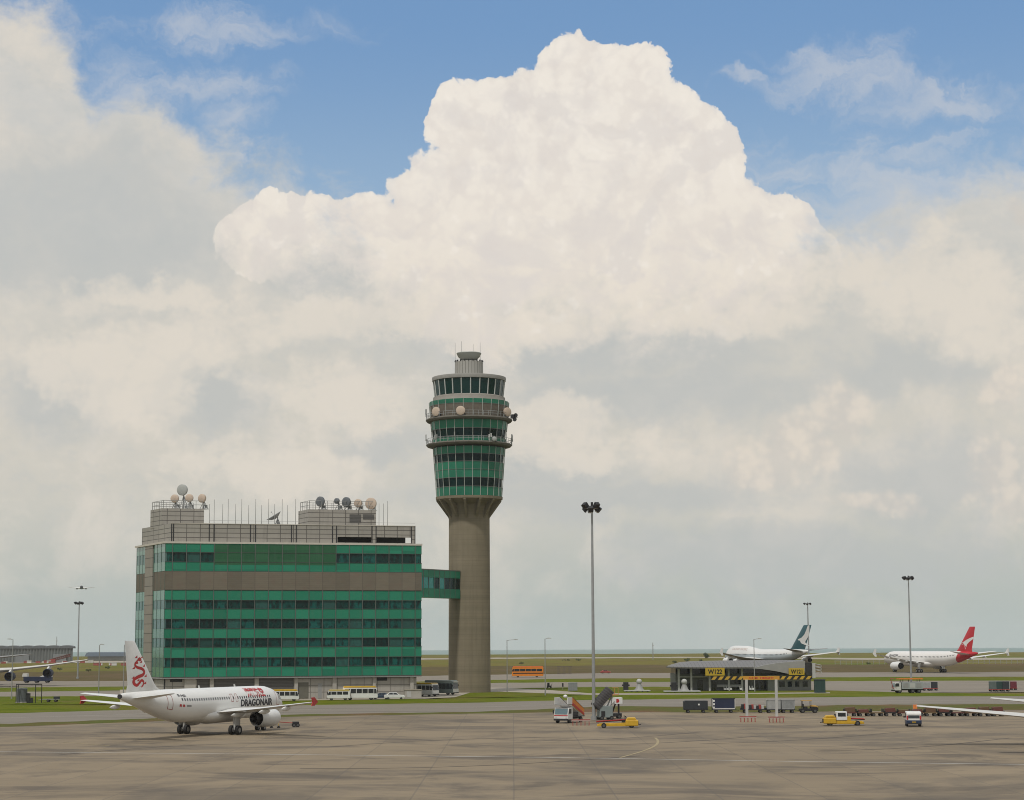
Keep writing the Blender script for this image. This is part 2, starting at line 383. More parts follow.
strip('far_taxiway', L(682, 681, 681.2, 680, 678, 675, 674, 673, 673, 672.2, 671.5), L(688.2, 687.7, 687, 686, 684, 680.6, 679.4, 678.5, 678, 677, 676.5), .04, m_taxi)
strip('far_grass_verge', L(688, 687.6, 686.8, 686, 684, 680.4, 679.2, 678.4, 678, 677, 676.5), L(692.5, 692, 690.9, 689.5, 687, 683.6, 682.6, 682.2, 682, 681, 680.5), .05, m_lawn)
strip('middle_taxiway', L(692.3, 691.9, 690.8, 689.4, 687, 683.4, 682.4, 682, 682, 680.9, 680.4), L(697.5, 697, 696.4, 694.5, 692, 689, 688.2, 687.4, 693.2, 692.8, 692.2), .055, m_taxi)
strip('middle_grass_verge', L(697.3, 696.8, 696.3, 694.4, 692, 689, 687.8, 687.2, 686.8, 692.5, 696), L(705.2, 704.6, 704.6, 702, 699, 698, 696.6, 694, 693.7, 693, 696.6), .07, m_lawn)
strip('near_grass_verge', L(705.2, 704.9, 705.1, 703, 699.4, 699.2, 696.8, 694.7, 694.4, 692.6, 696.6), L(714.4, 713.8, 711.4, 709, 705.4, 703.4, 701.4, 701, 699.2, 696.9, 696.8), .085, m_lawn)
strip('perimeter_road', L(714.2, 713.7, 711.2, 708.6, 705.2, 703.2, 701.2, 700.4, 699, 696.8, 696.4), L(725.2, 724.6, 721.4, 717.6, 715, 712.6, 710, 707, 707.3, 705.2, 704.4), .10, m_road)
strip('weedy_verge', L(725, 724.4, 721, 717.4, 714.6, 712.4, 709.6, 706.9, 707.2, 705, 704.2), L(729, 728, 724.6, 720.6, 717, 715, 713.4, 713.2, 713.2, 711.8, 710.6), .115, m_weedy, .5)
# aprons
def poly(name, pts, z, m, kind='structure'):
    mb = MB(); mb.add([(p.x, p.y, z + drop(p.x, p.y)) for p in pts], [tuple(range(len(pts)))]); return tag(mb.build(name, m), kind=kind)
edge = [G(x, y + random.uniform(-.25, .25)) for x, y in [(-300, 738), (-80, 728.6), (10, 727.6), (60, 726), (100, 724.4), (150, 722.2), (190, 720.2), (250, 718.4), (320, 716.6), (400, 715.5), (470, 714.6), (545, 713.2), (600, 713), (700, 713), (800, 712.4), (900, 711.6), (1000, 711), (1100, 710.4), (1400, 709)]]
poly('apron', edge + [Vector((260, -30, 0)), Vector((-260, -30, 0))], .13, m_apron)
poly('building_forecourt', [G(x, y) for x, y in [(120, 690), (440, 687), (500, 688), (545, 690), (590, 693.6), (700, 693.8), (830, 692.6), (830, 693.6), (700, 694.8), (590, 695.2), (540, 693.4), (500, 692), (470, 693), (455, 697.6), (420, 699.2), (300, 700.8), (120, 703.5)]], .10, m_pale)
def line(name, pts, w, z, m):
    a = [G(x, y) for x, y in pts]; l = []; r = []
    for i, p in enumerate(a):
        t = (a[min(i + 1, len(a) - 1)] - a[max(i - 1, 0)]); t.z = 0; t.normalize(); n = Vector((-t.y, t.x, 0)) * w / 2
        l.append((p.x + n.x, p.y + n.y, z)); r.append((p.x - n.x, p.y - n.y, z))
    mb = MB(); mb.loft([l, r], caps=False, closed=False, smooth=False); return tag(mb.build(name, m), kind='structure')
line('apron_edge_line', [(-60, 752.5), (100, 754), (300, 756), (560, 759), (800, 763), (1100, 767)], .35, .14, m_white)
line('taxi_guide_line', [(-60, 741), (60, 743), (110, 747)], .25, .14, m_yel)
for k_, (xa, ya, xb, yb, bow) in enumerate([(520, 742, 700, 733, 2.5), (540, 746, 760, 737, 3), (330, 748, 560, 738, -2), (700, 745, 900, 733, 2), (820, 752, 1010, 739, 3), (60, 756, 300, 744, -3), (300, 770, 640, 757, 4)]):
    pts_ = [(xa + (xb - xa) * i / 14, ya + (yb - ya) * i / 14 + bow * math.sin(math.pi * i / 14)) for i in range(15)]
    line('tyre_mark', pts_, .38, .134 + k_ * .0004, mat('rubber_smear', (.085, .07, .055), .85, var=.3, scale=.15))
cv = []
for i in range(13):
    t = i / 12; cv.append((620 + 38 * math.sin(t * math.pi * .62), 759 - 20 * t))
line('curved_guide_line', cv, .3, .14, m_yel)
line('road_edge_line', [(-60, 719.2), (10, 718.5), (100, 716), (190, 713), (320, 710), (470, 708), (545, 705.6), (700, 703), (900, 701), (1100, 700.4)], .2, .115, m_white)
# air: one even box of pale haze round camera and scene
hz = MB().box(-9800, -60, -25, 9800, 14600, 130)
m_hz = bpy.data.materials.new('haze_air'); m_hz.use_nodes = True; hg = NG(m_hz.node_tree); hg.n.clear()
pv = hg.new('ShaderNodeVolumePrincipled'); pv.inputs['Density'].default_value = .000035; pv.inputs['Color'].default_value = (.93, .96, 1, 1); pv.inputs['Anisotropy'].default_value = 0.
hg.l.new(pv.outputs[0], hg.new('ShaderNodeOutputMaterial').inputs['Volume'])
tag(hz.build('haze', m_hz), kind='stuff')
# ------------------------------------------------------------------ shared paints
mw = mat('white_paint', (.66, .66, .64), .38, var=.1, scale=1.2)
mw2 = mat('dull_white_paint', (.55, .54, .51), .5, var=.12, scale=.8)
m_blk = mat('black_rubber', (.012, .012, .012), .8, var=.1)
m_dk = mat('dark_metal', (.035, .035, .037), .5, .4)
m_grey = mat('grey_paint', (.26, .26, .25), .55, var=.12)
m_lgrey = mat('light_grey_paint', (.42, .42, .40), .5, var=.1)
m_steel = mat('galvanised_steel', (.33, .34, .34), .5, .5, var=.15, scale=2)
m_red = mat('red_paint', (.42, .02, .02), .45, var=.1)
m_dred = mat('faded_red_paint', (.30, .05, .04), .6, var=.2)
m_yell = mat('yellow_paint', (.52, .31, .014), .5, var=.2, scale=1.5)
m_ora = mat('orange_paint', (.60, .19, .014), .5, var=.12)
m_navy = mat('navy_tarpaulin', (.012, .02, .05), .6, var=.2)
m_char = mat('charcoal_tarpaulin', (.022, .027, .032), .7, var=.25, scale=2)
m_glass = mat('dark_glass', (.012, .018, .022), .08, var=.1, spec=.8)
m_glassb = mat('pale_glass', (.10, .16, .18), .1, var=.1, spec=.8)
m_lamp = mat('lamp_lens', (.6, .6, .58), .2)
m_conc = mat('light_concrete', (.36, .34, .30), .85, var=.15)
m_dgreen = mat('dark_green_paint', (.02, .05, .045), .5, var=.15)
# ------------------------------------------------------------------ airliners
def airfoil(n=9):
    up = []; 
    for i in range(n + 1):
        x = (1 - math.cos(math.pi * i / n)) / 2
        t = 5 * (.2969 * math.sqrt(x) - .126 * x - .3516 * x * x + .2843 * x ** 3 - .1015 * x ** 4)
        up.append((x, t))
    return [(x, t) for x, t in up] + [(x, -t) for x, t in up[-2:0:-1]]
AF = airfoil()
def fus_ring(ref, s, zc, hw, hh, hump=0., n=40):
    out = []
    for k in range(n):
        a = 2 * math.pi * k / n; y = math.cos(a) * hw; z = math.sin(a) * hh
        if hump and z > 0: z += hump * math.sin(a) ** 1.6; y *= 1 - .10 * hump * math.sin(a) ** 2 * abs(math.cos(a))
        out.append((ref - s, y, zc + z))
    return out
def airliner(sp, name, label, group, loc, heading, mf, extra=None, gear=True, wins=True, mfin=None, menginе=None):
    ref = sp['ref']
    t = thing(name, label, 'airliner', loc, heading, group)
    b = MB(); b.loft([fus_ring(ref, *r) for r in sp['fus']])
    fus = b.build('fuselage', mf, t, sharp=60)
    if sp.get('belly'):
        b = MB(); b.loft([fus_ring(ref, *r) for r in sp['belly']]); b.build('belly_fairing', mf, t, sharp=60)
    if sp['fus'][-1][0] < 40:
        b = MB(); e_ = sp['fus'][-1]; b.cyl((ref - e_[0] + .25, 0, e_[1]), (ref - e_[0] - .06, 0, e_[1]), .30, .27, n=16); b.build('tail_exhaust', m_dk, t)
    def pfus(s):      # interpolated section
        L_ = sp['fus']
        for u, w in zip(L_[:-1], L_[1:]):
            if u[0] <= s <= w[0]:
                k = (s - u[0]) / (w[0] - u[0]); return [a + (c - a) * k for a, c in zip(u, w)]
        return L_[-1]
    sp['pfus'] = pfus
    for side in (-1, 1):
        b = MB()
        b.loft([[(ref - (sl + c * x), side * y, z + th * c * zt) for x, zt in AF] for y, sl, c, z, th in sp['wing']])
        w = b.build('wing', mw2 if sp.get('greywing') else mw, t, sharp=50)
        for (y, s0, l, z) in sp.get('fairings', []):
            b = MB(); b.loft([[(ref - s0 - l * u, side * y + .22 * r * math.cos(a), z - .1 * u + .32 * r * math.sin(a)) for a in [2 * math.pi * k / 8 for k in range(8)]]
                             for u, r in ((0, .05), (.2, .75), (.5, 1), (.8, .7), (1, .08))]); b.build('flap_fairing', mw, w)
        if sp.get('fence'):
            y, s0, z, h, c = sp['fence']
            b = MB(); b.prism([(ref - s0, z), (ref - s0 - c * .55, z + h), (ref - s0 - c, z + h * .95), (ref - s0 - c * .85, z), (ref - s0 - c, z - h * .7), (ref - s0 - c * .6, z - h * .75)], side * y - .05, side * y + .05, 'y')
            b.build('wingtip_fence', sp['mfence'], w)
        b = MB(); b.loft([[(ref - (sl + c * x), side * y, z + th * c * zt) for x, zt in AF] for y, sl, c, z, th in sp['stab']])
        b.build('tailplane', sp.get('mstab', mw), t, sharp=50)
        for (y, s0, l, r, z) in sp['engines']:
            X = Matrix.Translation((ref - s0, side * y, z)) @ Matrix.Rotation(R(-90), 4, 'Y')   # local z -> -x (aft)
            b = MB(); b.lathe([(r * .80, l * .25), (r * .80, .02 * l), (r * .86, -.0 * l), (r * .94, .06 * l), (r, .28 * l), (r * .97, .6 * l), (r * .86, l), (r * .80, l * .98), (r * .78, l * .7)], 28, 0, False, X)
            e = b.build('engine_nacelle', sp.get('meng', mw), t, sharp=60)
            b = MB(); b.lathe([(r * .82, l * .22), (r * .3, l * .2), (.02, l * .08)], 24, 0, False, X); b.build('fan', m_dk, e)
            b = MB(); b.lathe([(r * .83, l * .80), (r * .55, l * .82), (r * .50, l * 1.16), (r * .44, l * 1.16), (r * .2, l * 1.0), (r * .16, l * 1.16), (.02, l * 1.4)], 24, 0, False, X); b.build('exhaust_cone', m_dk, e)
            b = MB(); zt = sp['pylon'](y)
            b.prism([(ref - s0 - .12 * l, z + r * .9), (ref - s0 - .75 * l, zt + .1), (ref - s0 - 1.7 * l, zt), (ref - s0 - 1.0 * l, z + r * .7)], side * y - .2, side * y + .2, 'y'); b.build('engine_pylon', mw, e)
    b = MB(); b.loft([[(ref - (sl + c * x), th * c * zt, z) for x, zt in AF] for z, sl, c, th in sp['fin']])
    fin = b.build('tail_fin', mfin or mw, t, sharp=50)
    if gear:
        for (s0, y, rows, r, zl) in sp['gear']:
            b = MB(); b.cyl((ref - s0, y, r), (ref - s0 - (.2 if rows > 1 else 0), y * .94, zl), .17, .2); b.cyl((ref - s0, y, r * 1.6), (ref - s0 + 1.1, y * .9, zl), .09)
            if abs(y) > .1: b.box(ref - s0 - .6, y + (.32 if y > 0 else -.37), r * 2.0, ref - s0 + .6, y + (.37 if y > 0 else -.32), zl)
            lg = b.build('landing_gear', m_lgrey, t)
            for k in range(rows):
                x = ref - s0 + (k - (rows - 1) / 2) * r * 2.4
                for dy in (-.46, .46):
                    b = MB(); b.cyl((x, y + dy - .2, r), (x, y + dy + .2, r), r, n=18); b.cyl((x, y + dy - .215, r), (x, y + dy + .215, r), r * .5, n=14, mi=1); b.build('wheel', [m_blk, m_grey], lg)
    def skin(s, v, side, out=.015):   # point on the fuselage skin, v = arc length above the widest line
        ss_, zc, hw, hh, *hp = pfus(s); a = v / hh; hump = hp[0] if hp else 0
        y = math.cos(a) * (hw + out); z = math.sin(a) * (hh + out)
        if hump and z > 0: z += hump * math.sin(a) ** 1.6; y *= 1 - .10 * hump * math.sin(a) ** 2 * abs(math.cos(a))
        return (ref - s, side * y, zc + z)
    sp['skin'] = skin
    if wins:
        for side, s0, s1, pitch, v, w, h in sp['windows']:
            n = int((s1 - s0) / pitch); 
            for k in range(n):
                s = s0 + k * pitch
                if any(abs(s - q) < .45 for q in sp.get('gaps', [])): continue
                q = []
                for du, dv in ((-.5, -.35), (-.35, -.5), (.35, -.5), (.5, -.35), (.5, .35), (.35, .5), (-.35, .5), (-.5, .35)): q.append(skin(s + du * w, v + dv * h, side))
                b = MB(); b.add(q, [tuple(range(8))]); b.build('passenger_window', m_glass, t)
        # cockpit glazing
        cs, cv, cl, ch = sp['cockpit']
        for side in (-1, 1):
            b = MB(); g_ = [[skin(cs + cl * u, cv + ch * (w - .5) + sp.get('ckslope', 0) * u, side, .02) for w in (0, .5, 1)] for u in (0, .33, .66, 1)]
            b.loft(g_, caps=False, closed=False, smooth=True); b.build('cockpit_window', m_glass, t)
    def outline(s0, v0, w, h, side, m, nm='door', wd=.07):
        b = MB()
        def bar(ua, va, ub, vb): nn = 8; b.loft([[skin(u, va + (vb - va) * i / nn, side, .02) for i in range(nn + 1)] for u in (ua, ub)], caps=False, closed=False)
        bar(s0, v0, s0 + wd, v0 + h); bar(s0 + w, v0, s0 + w + wd, v0 + h); bar(s0, v0 - wd, s0 + w + wd, v0); bar(s0, v0 + h, s0 + w + wd, v0 + h + wd)
        return b.build(nm, m, t)
    def words(body, sc, vc, length, h, side, m, nm='lettering', bold=.02):
        vs, fs, w = text2d(body, h, bold, 10); k = length / w
        b = MB(); b.add([skin(sc + (x * k if side > 0 else -x * k), vc + y, side, .025) for x, y, z in vs], fs)
        return b.build(nm, m, t)
    sp['outline'] = outline; sp['words'] = words
    def finpoly(polys, m, nm, side, off=.02, parent=fin):
        b = MB()
        for poly in polys:
            pts = []
            for s, z in poly:
                f = sp['fin']; k = min(max((z - f[0][0]) / (f[-1][0] - f[0][0]), 0), 1)
                for u, w in zip(f[:-1], f[1:]):
                    if u[0] <= z <= w[0]: k = (z - u[0]) / (w[0] - u[0]); sl = u[1] + (w[1] - u[1]) * k; c = u[2] + (w[2] - u[2]) * k; th = u[3]
                x = min(max((s - sl) / c, .0), 1.); tt = 5 * (.2969 * math.sqrt(x) - .126 * x - .3516 * x * x + .2843 * x ** 3 - .1015 * x ** 4)
                pts.append((ref - s, side * (tt * th * c + off), z))
            b.add(pts, [tuple(range(len(pts)))])
        return b.build(nm, m, parent)
    sp['finpoly'] = finpoly
    if extra: extra(t, sp, fus, fin)
    return t

A320 = dict(ref=21.5,
    fus=[(0, 3.25, .06, .06), (.25, 3.28, .45, .42), (.7, 3.34, .78, .74), (1.4, 3.46, 1.15, 1.12), (2.3, 3.6, 1.5, 1.5), (3.4, 3.72, 1.76, 1.82), (4.8, 3.79, 1.92, 2.02), (6.4, 3.8, 1.975, 2.07), (24.5, 3.8, 1.975, 2.07),
         (26.5, 3.88, 1.92, 1.99), (28.5, 4.06, 1.74, 1.80), (30.5, 4.32, 1.47, 1.52), (32.5, 4.6, 1.16, 1.20), (34.5, 4.88, .82, .86), (36.3, 5.1, .50, .54), (37.4, 5.22, .30, .33), (37.57, 5.23, .22, .24)],
    belly=[(10.2, 2.5, .3, .2), (11.5, 2.45, 1.6, .8), (13, 2.4, 2.1, 1.0), (18.5, 2.4, 2.15, 1.05), (20.5, 2.5, 1.7, .85), (22.2, 2.7, .4, .3)],
    wing=[(1.2, 11.6, 7.4, 2.75, .13), (6.3, 14.6, 4.05, 3.15, .12), (16.6, 20.0, 1.65, 4.2, .11), (16.95, 20.35, 1.3, 4.24, .1)],
    fairings=[(4.2, 16.0, 3.4, 2.55), (8.6, 17.2, 2.9, 3.0), (12.6, 19.0, 2.4, 3.45)],
    fence=(16.98, 20.1, 4.25, .6, 1.6), mfence=m_red,
    stab=[(.35, 31.5, 4.2, 4.95, .10), (6.2, 35.3, 1.5, 5.55, .09)],
    fin=[(5.45, 28.2, 8.2, .04), (6.2, 29.8, 6.3, .09), (6.6, 30.3, 5.65, .10), (11.7, 34.6, 2.1, .09), (11.78, 34.9, 1.75, .05)],
    engines=[(5.75, 11.4, 4.4, 1.16, 2.0)], pylon=lambda y: 2.95,
    gear=[(17.7, -3.8, 1, .59, 2.7), (17.7, 3.8, 1, .59, 2.7), (5.07, 0, 1, .38, 2.0)],
    windows=[(-1, 5.9, 27.7, .535, .75, .26, .36)], gaps=[14.5, 15.6], cockpit=(1.75, .62, 1.5, .62), ckslope=.15)
m_dletter = mat('black_lettering', (.03, .03, .04), .5, var=.05)
m_fusw = mat('airframe_white', custom=lambda g, b, tc: g.mix(g.ss(g.noise(g.v('MULTIPLY', tc, (.15, 1, 1)), .9, 5, .6), .5, .72, 0., .35), (.72, .72, .70), (.54, .53, .51)), rough=.38)
def ribbon(path, w, n=60):
    """smooth flat ribbon through the points, as quads"""
    out = []
    for i in range(n + 1):
        u = i / n * (len(path) - 1); k = min(int(u), len(path) - 2); f = u - k
        p = [path[min(max(k + d, 0), len(path) - 1)] for d in (-1, 0, 1, 2)]
        out.append(tuple(.5 * (2 * p[1][j] + (p[2][j] - p[0][j]) * f + (2 * p[0][j] - 5 * p[1][j] + 4 * p[2][j] - p[3][j]) * f * f + (3 * p[1][j] - p[0][j] - 3 * p[2][j] + p[3][j]) * f ** 3) for j in (0, 1)))
    q = []
    for i in range(n):
        def nr(j):
            a = out[max(j - 1, 0)]; c = out[min(j + 1, n)]; dx_, dz_ = c[0] - a[0], c[1] - a[1]; l = math.hypot(dx_, dz_) or 1
            ww = w(j / n) if callable(w) else w
            return (-dz_ / l * ww / 2, dx_ / l * ww / 2)
        a, c = nr(i), nr(i + 1)
        q.append([(out[i][0] + a[0], out[i][1] + a[1]), (out[i][0] - a[0], out[i][1] - a[1]), (out[i + 1][0] - c[0], out[i + 1][1] - c[1]), (out[i + 1][0] + c[0], out[i + 1][1] + c[1])])
    return q
def dragon_extra(t, sp, fus, fin):
    sp['words']('DRAGONAIR', 9.35, .02, 8.0, .92, -1, m_dletter, 'airline_lettering', .035)
    sp['words']('港龍航空', 9.2, 1.5, 4.6, 1.6, -1, m_red, 'airline_lettering', .03)
    sp['words']('B-HSI', 26.6, 1.28, 1.6, .36, -1, m_dletter, 'registration_lettering', .02)
    b = MB()
    for s0, l in ((27.5, .5), (26.85, .5)): b.add([sp['skin'](s0 - d * l, v, -1, .02) for d, v in ((0, -.18), (1, -.18), (.8, .12), (.2, .12))], [(0, 1, 2, 3)])
    b.build('badge', m_red, t)
    b = MB(); b.add([sp['skin'](26.0 - d, v, -1, .02) for d, v in ((0, -.15), (1.0, -.15), (1.0, .08), (0, .08))], [(0, 1, 2, 3)]); b.build('badge', m_grey, t)
    sp['outline'](28.7, -.62, .9, 1.75, -1, m_dred, 'cabin_door')
    sp['outline'](3.2, -.35, .8, 1.75, -1, m_dred, 'cabin_door', .05)
    for s0 in (14.0, 15.1): sp['outline'](s0, .3, .5, .95, -1, m_dred, 'emergency_exit', .06)
    # coiled red beast on the fin: columns/rows of the photo turned into station and height
    def m_(x, y): px = 70 + x / 7.275; py = 635 + y / 7.275; return (36.9 - (px - 121.7) / 4.55, 11.75 - (py - 642) * .118)
    path = [m_(q[0], q[1] + 8) for q in [(482, 165), (462, 190), (448, 215), (462, 236), (492, 246), (510, 268), (500, 292), (470, 306), (446, 325), (442, 350), (462, 368), (478, 352), (492, 332), (506, 345), (500, 372), (482, 388), (480, 410)]]
    q = ribbon(path, lambda u: .20 + .20 * math.sin(math.pi * min(u * 1.1, 1)))
    for c, r in (((478, 186), 14), ((460, 212), 9), ((447, 352), 7), ((505, 268), 7)):
        q.append([m_(c[0] + r * math.cos(a), c[1] + r * math.sin(a)) for a in [k * math.pi / 4 for k in range(8)]])
    for c in ((495, 160), (488, 195), (455, 160), (508, 225), (518, 300), (440, 240), (438, 310), (515, 352), (470, 330)):
        q.append([m_(c[0] - 9, c[1] + 16), m_(c[0] + 8, c[1] - 4), m_(c[0] + 8, c[1] + 16)])
    sp['finpoly'](q, m_red, 'tail_emblem', -1)
    for s0 in (11.5, 20.0):
        b = MB(); b.prism([(21.5 - s0, 5.85), (21.5 - s0 - .35, 5.85), (21.5 - s0 - .45, 6.2), (21.5 - s0 - .2, 6.2)], -.03, .03, 'y'); b.build('blade_antenna', mw, t)
GPL = 'airliners parked on the stands'
hd = math.atan2(.917, .399)
jet = airliner(A320, 'airliner', 'white twin-engine airliner with red dragon tail parked in front of the green glass building', GPL, (-40.1, 253.4, .13), hd, m_fusw, dragon_extra)
# its neighbour off the right-hand edge, of which a wing and a tailplane reach in
A320B = dict(A320, fence=None, fairings=[], greywing=True, mstab=mw2, engines=[(4.6, 11.4, 4.4, 1.16, 2.0)])
jet2 = airliner(A320B, 'airliner', 'parked airliner of which only a grey-white wing and tailplane reach over the row of dollies', GPL, (59.6, 214.5, .13), hd, m_fusw)
# one on approach in the distance
q = P(81.5, 588, 2500)
jet3 = airliner(dict(A320, fence=None, wing=[(y, s0, c, z, th * 2.4) for y, s0, c, z, th in A320['wing']]), 'airliner', 'tiny distant airliner flying head-on above the floodlight mast', None, (q.x, q.y, q.z - 3), math.atan2(-q.y, -q.x), m_dk, gear=False, wins=False); jet3.scale = (.95,) * 3

# --- four-engined jumbo with a green tail
J747 = dict(ref=40.0, greywing=True,
    fus=[(0, 4.9, .1, .1), (.5, 4.95, 1.0, 1.0, .1), (1.5, 5.1, 1.75, 1.7, .4), (3, 5.3, 2.4, 2.35, 1.2), (5, 5.45, 2.85, 2.85, 1.75), (8, 5.5, 3.2, 3.2, 1.75), (12, 5.5, 3.25, 3.3, 1.6), (20, 5.5, 3.25, 3.3, 1.45), (24, 5.5, 3.25, 3.3, .9), (28, 5.5, 3.25, 3.3, .25), (31, 5.5, 3.25, 3.3, 0),
         (46, 5.5, 3.25, 3.3), (50, 5.65, 3.15, 3.15), (54, 6.0, 2.75, 2.8), (58, 6.5, 2.2, 2.3), (62, 7.1, 1.55, 1.7), (66, 7.6, .85, 1.0), (68.4, 7.9, .4, .5), (68.6, 7.9, .2, .25)],
    wing=[(2.5, 20.5, 16.5, 4.2, .13), (12, 28.5, 9.2, 4.9, .11), (21, 36, 6.2, 5.9, .10), (31, 44.5, 3.6, 7.4, .09)],
    fence=(31.1, 45.0, 7.5, 1.9, 3.2), mfence=mw, stab=[(1, 58.0, 8.2, 8.0, .10), (11, 65.8, 2.6, 9.1, .09)], mstab=m_grey,
    fin=[(8.3, 53.5, 12.5, .07), (9.6, 55.8, 11, .10), (19.3, 65.6, 6.2, .07), (19.4, 66, 5.5, .05)],
    engines=[(11.7, 25.2, 5.2, 1.35, 2.9), (21.2, 33.2, 5.2, 1.35, 3.7)], pylon=lambda y: 4.9 if y < 15 else 5.8,
    gear=[(33.5, -1.9, 2, .62, 3), (33.5, 1.9, 2, .62, 3), (30.5, -5.5, 2, .62, 4), (30.5, 5.5, 2, .62, 4), (7.8, 0, 1, .6, 3.4)],
    windows=[(1, 9, 56, 1.0, .75, .42, .55)], cockpit=(2.7, 3.15, 2.0, .6))
def cust_747(g, b, tc):
    z = g.xyz(tc)[2]
    c = g.mix(g.ss(z, 6.45, 6.6), (.37, .42, .44), (.66, .66, .64)); return g.mix(g.ss(z, 5.0, 5.1), (.34, .38, .40), c)
m_f747 = mat('two_tone_airframe', custom=cust_747, rough=.4)
m_tgreen = mat('deep_teal_paint', (.008, .07, .085), .4, var=.05)
def jumbo_extra(t, sp, fus, fin):
    fp = sp['finpoly']
    f = lambda a, z: (55.6 + (z - 9.6) * 1.01 + a, z)    # offset behind the leading edge
    # a white brush stroke like a wing on the dark fin, narrow at the top and swelling low down
    q_ = lambda x, y: (65.6 + (x - 757) / 9.4 * .93, 19.4 - (y - 265) * .06125)
    fp([[q_(*c) for c in [(795, 268), (806, 268), (803, 310), (795, 345), (778, 372), (768, 388), (785, 405), (800, 415), (775, 412), (745, 398), (715, 368), (745, 355), (765, 335), (780, 305)]]], mw, 'tail_emblem', 1)
    b = MB(); b.add([(40 - 55.9, .82, 9.2), (40 - 66.9, .30, 9.2), (40 - 66.9, .30, 9.75), (40 - 56.4, .80, 9.75)], [(0, 1, 2, 3)])
    fp([[(56.3, 9.65), (66.6, 9.65), (66.7, 10.15), (56.9, 10.15)]], mat('pink_stripe', (.5, .18, .17), .5), 'tail_stripe', 1)
    sp['words']('CATHAY PACIFIC', 15.5, 2.7, 13, .95, 1, mat('muted_lettering', (.50, .40, .36), .5), 'airline_lettering', .02)
pn = Vector((126.6 / 850 * 890 - 2.4, 890, 0)); hd7 = math.atan2(.903, -.43)
p7 = pn + Vector((-.43, .903, 0)) * 28.6
jumbo = airliner(J747, 'jumbo_jet', 'white four-engine jumbo with dark teal tail standing behind the low grey terminal building', GPL, (p7.x, p7.y, .0), hd7, m_f747, jumbo_extra, mfin=m_tgreen)
q = P(-23, 676, 590)
jumbo2 = airliner(dict(J747, fence=None, meng=m_navy), 'jumbo_jet', 'jumbo at the photo\'s left edge showing just a long wing with two dark engines', GPL, (q.x, q.y, 0), R(-86), m_f747, wins=False, mfin=m_grey)

# --- twin with a red tail
A330 = dict(ref=38.0,
    fus=[(0, 4.6, .1, .1), (.5, 4.65, .8, .8), (1.4, 4.8, 1.45, 1.45), (2.8, 5.05, 2.1, 2.1), (4.8, 5.25, 2.6, 2.62), (7, 5.3, 2.8, 2.8), (9, 5.3, 2.82, 2.82), (42, 5.3, 2.82, 2.82), (46, 5.5, 2.7, 2.65), (50, 5.9, 2.3, 2.25), (54, 6.4, 1.75, 1.75), (58, 6.9, 1.1, 1.15), (61.5, 7.25, .55, .6), (62.8, 7.35, .25, .3)],
    belly=[(18, 3.6, .4, .3), (20, 3.4, 2.4, 1.2), (24, 3.3, 3.0, 1.4), (33, 3.3, 3.0, 1.4), (36.5, 3.6, 2.0, 1.0), (38.5, 3.9, .5, .4)],
    wing=[(1.8, 20.5, 11.5, 3.7, .13), (9.5, 25.8, 6.8, 4.5, .12), (20, 32.2, 4.1, 5.9, .10), (29.3, 38, 2.3, 7.3, .09)],
    fairings=[(6.5, 29.5, 4.5, 3.8), (12, 30.5, 4.3, 4.5), (16.5, 32.5, 3.8, 5.1), (21.5, 34.5, 3.2, 5.8)],
    fence=(29.5, 38.4, 7.4, 1.6, 2.6), mfence=mw, stab=[(.6, 53.3, 6.2, 7.0, .10), (9.7, 59.3, 2.3, 8.1, .09)],
    fin=[(7.9, 48.9, 10.5, .07), (8.9, 50.6, 8.8, .10), (17.0, 58.2, 3.6, .09), (17.15, 58.6, 3.0, .05)],
    engines=[(9.4, 20.3, 5.6, 1.5, 2.55)], pylon=lambda y: 4.3,
    gear=[(32.2, -5.3, 2, .7, 3.6), (32.2, 5.3, 2, .7, 3.6), (6.7, 0, 1, .52, 3)],
    windows=[(1, 7.5, 52, .9, .7, .36, .5)], cockpit=(2.1, 1.0, 1.7, .7))
m_qred = mat('tail_red_paint', (.44, .008, .02), .4, var=.05)
def cust_330(g, b, tc):
    x, y, z = g.xyz(tc)
    q = g.m('ADD', x, g.m('MULTIPLY', g.m('SUBTRACT', z, 5.), .55))
    return g.mix(g.ss(q, -13.55, -13.45), (.44, .008, .02), (.70, .68, .65))
m_f330 = mat('white_and_red_airframe', custom=cust_330, rough=.38)
def twin_extra(t, sp, fus, fin):
    # leaping white kangaroo outline on the red fin (nose towards the leading edge)
    fp = sp['finpoly']
    body = [(61.8 + (x - 711) / 9.2, 17 - (y - 85) * .0579) for x, y in [(700, 146), (680, 156), (662, 166), (650, 176), (636, 184), (628, 194), (640, 197), (648, 193), (651, 204), (654, 224), (664, 230), (661, 208), (664, 196), (675, 182), (690, 168), (702, 158)]]
    fp([body], mw, 'tail_emblem', 1)
    sp['words']('QANTAS', 10.2, 1.25, 6.2, .9, 1, m_dletter, 'airline_lettering', .03)
hq = math.atan2(.929, -.37)
twin = airliner(A330, 'airliner', 'white twin-engine airliner with bright red tail and white kangaroo emblem on the far taxiway', GPL, (161.7, 765, .05), hq, m_f330, twin_extra, mfin=m_qred)
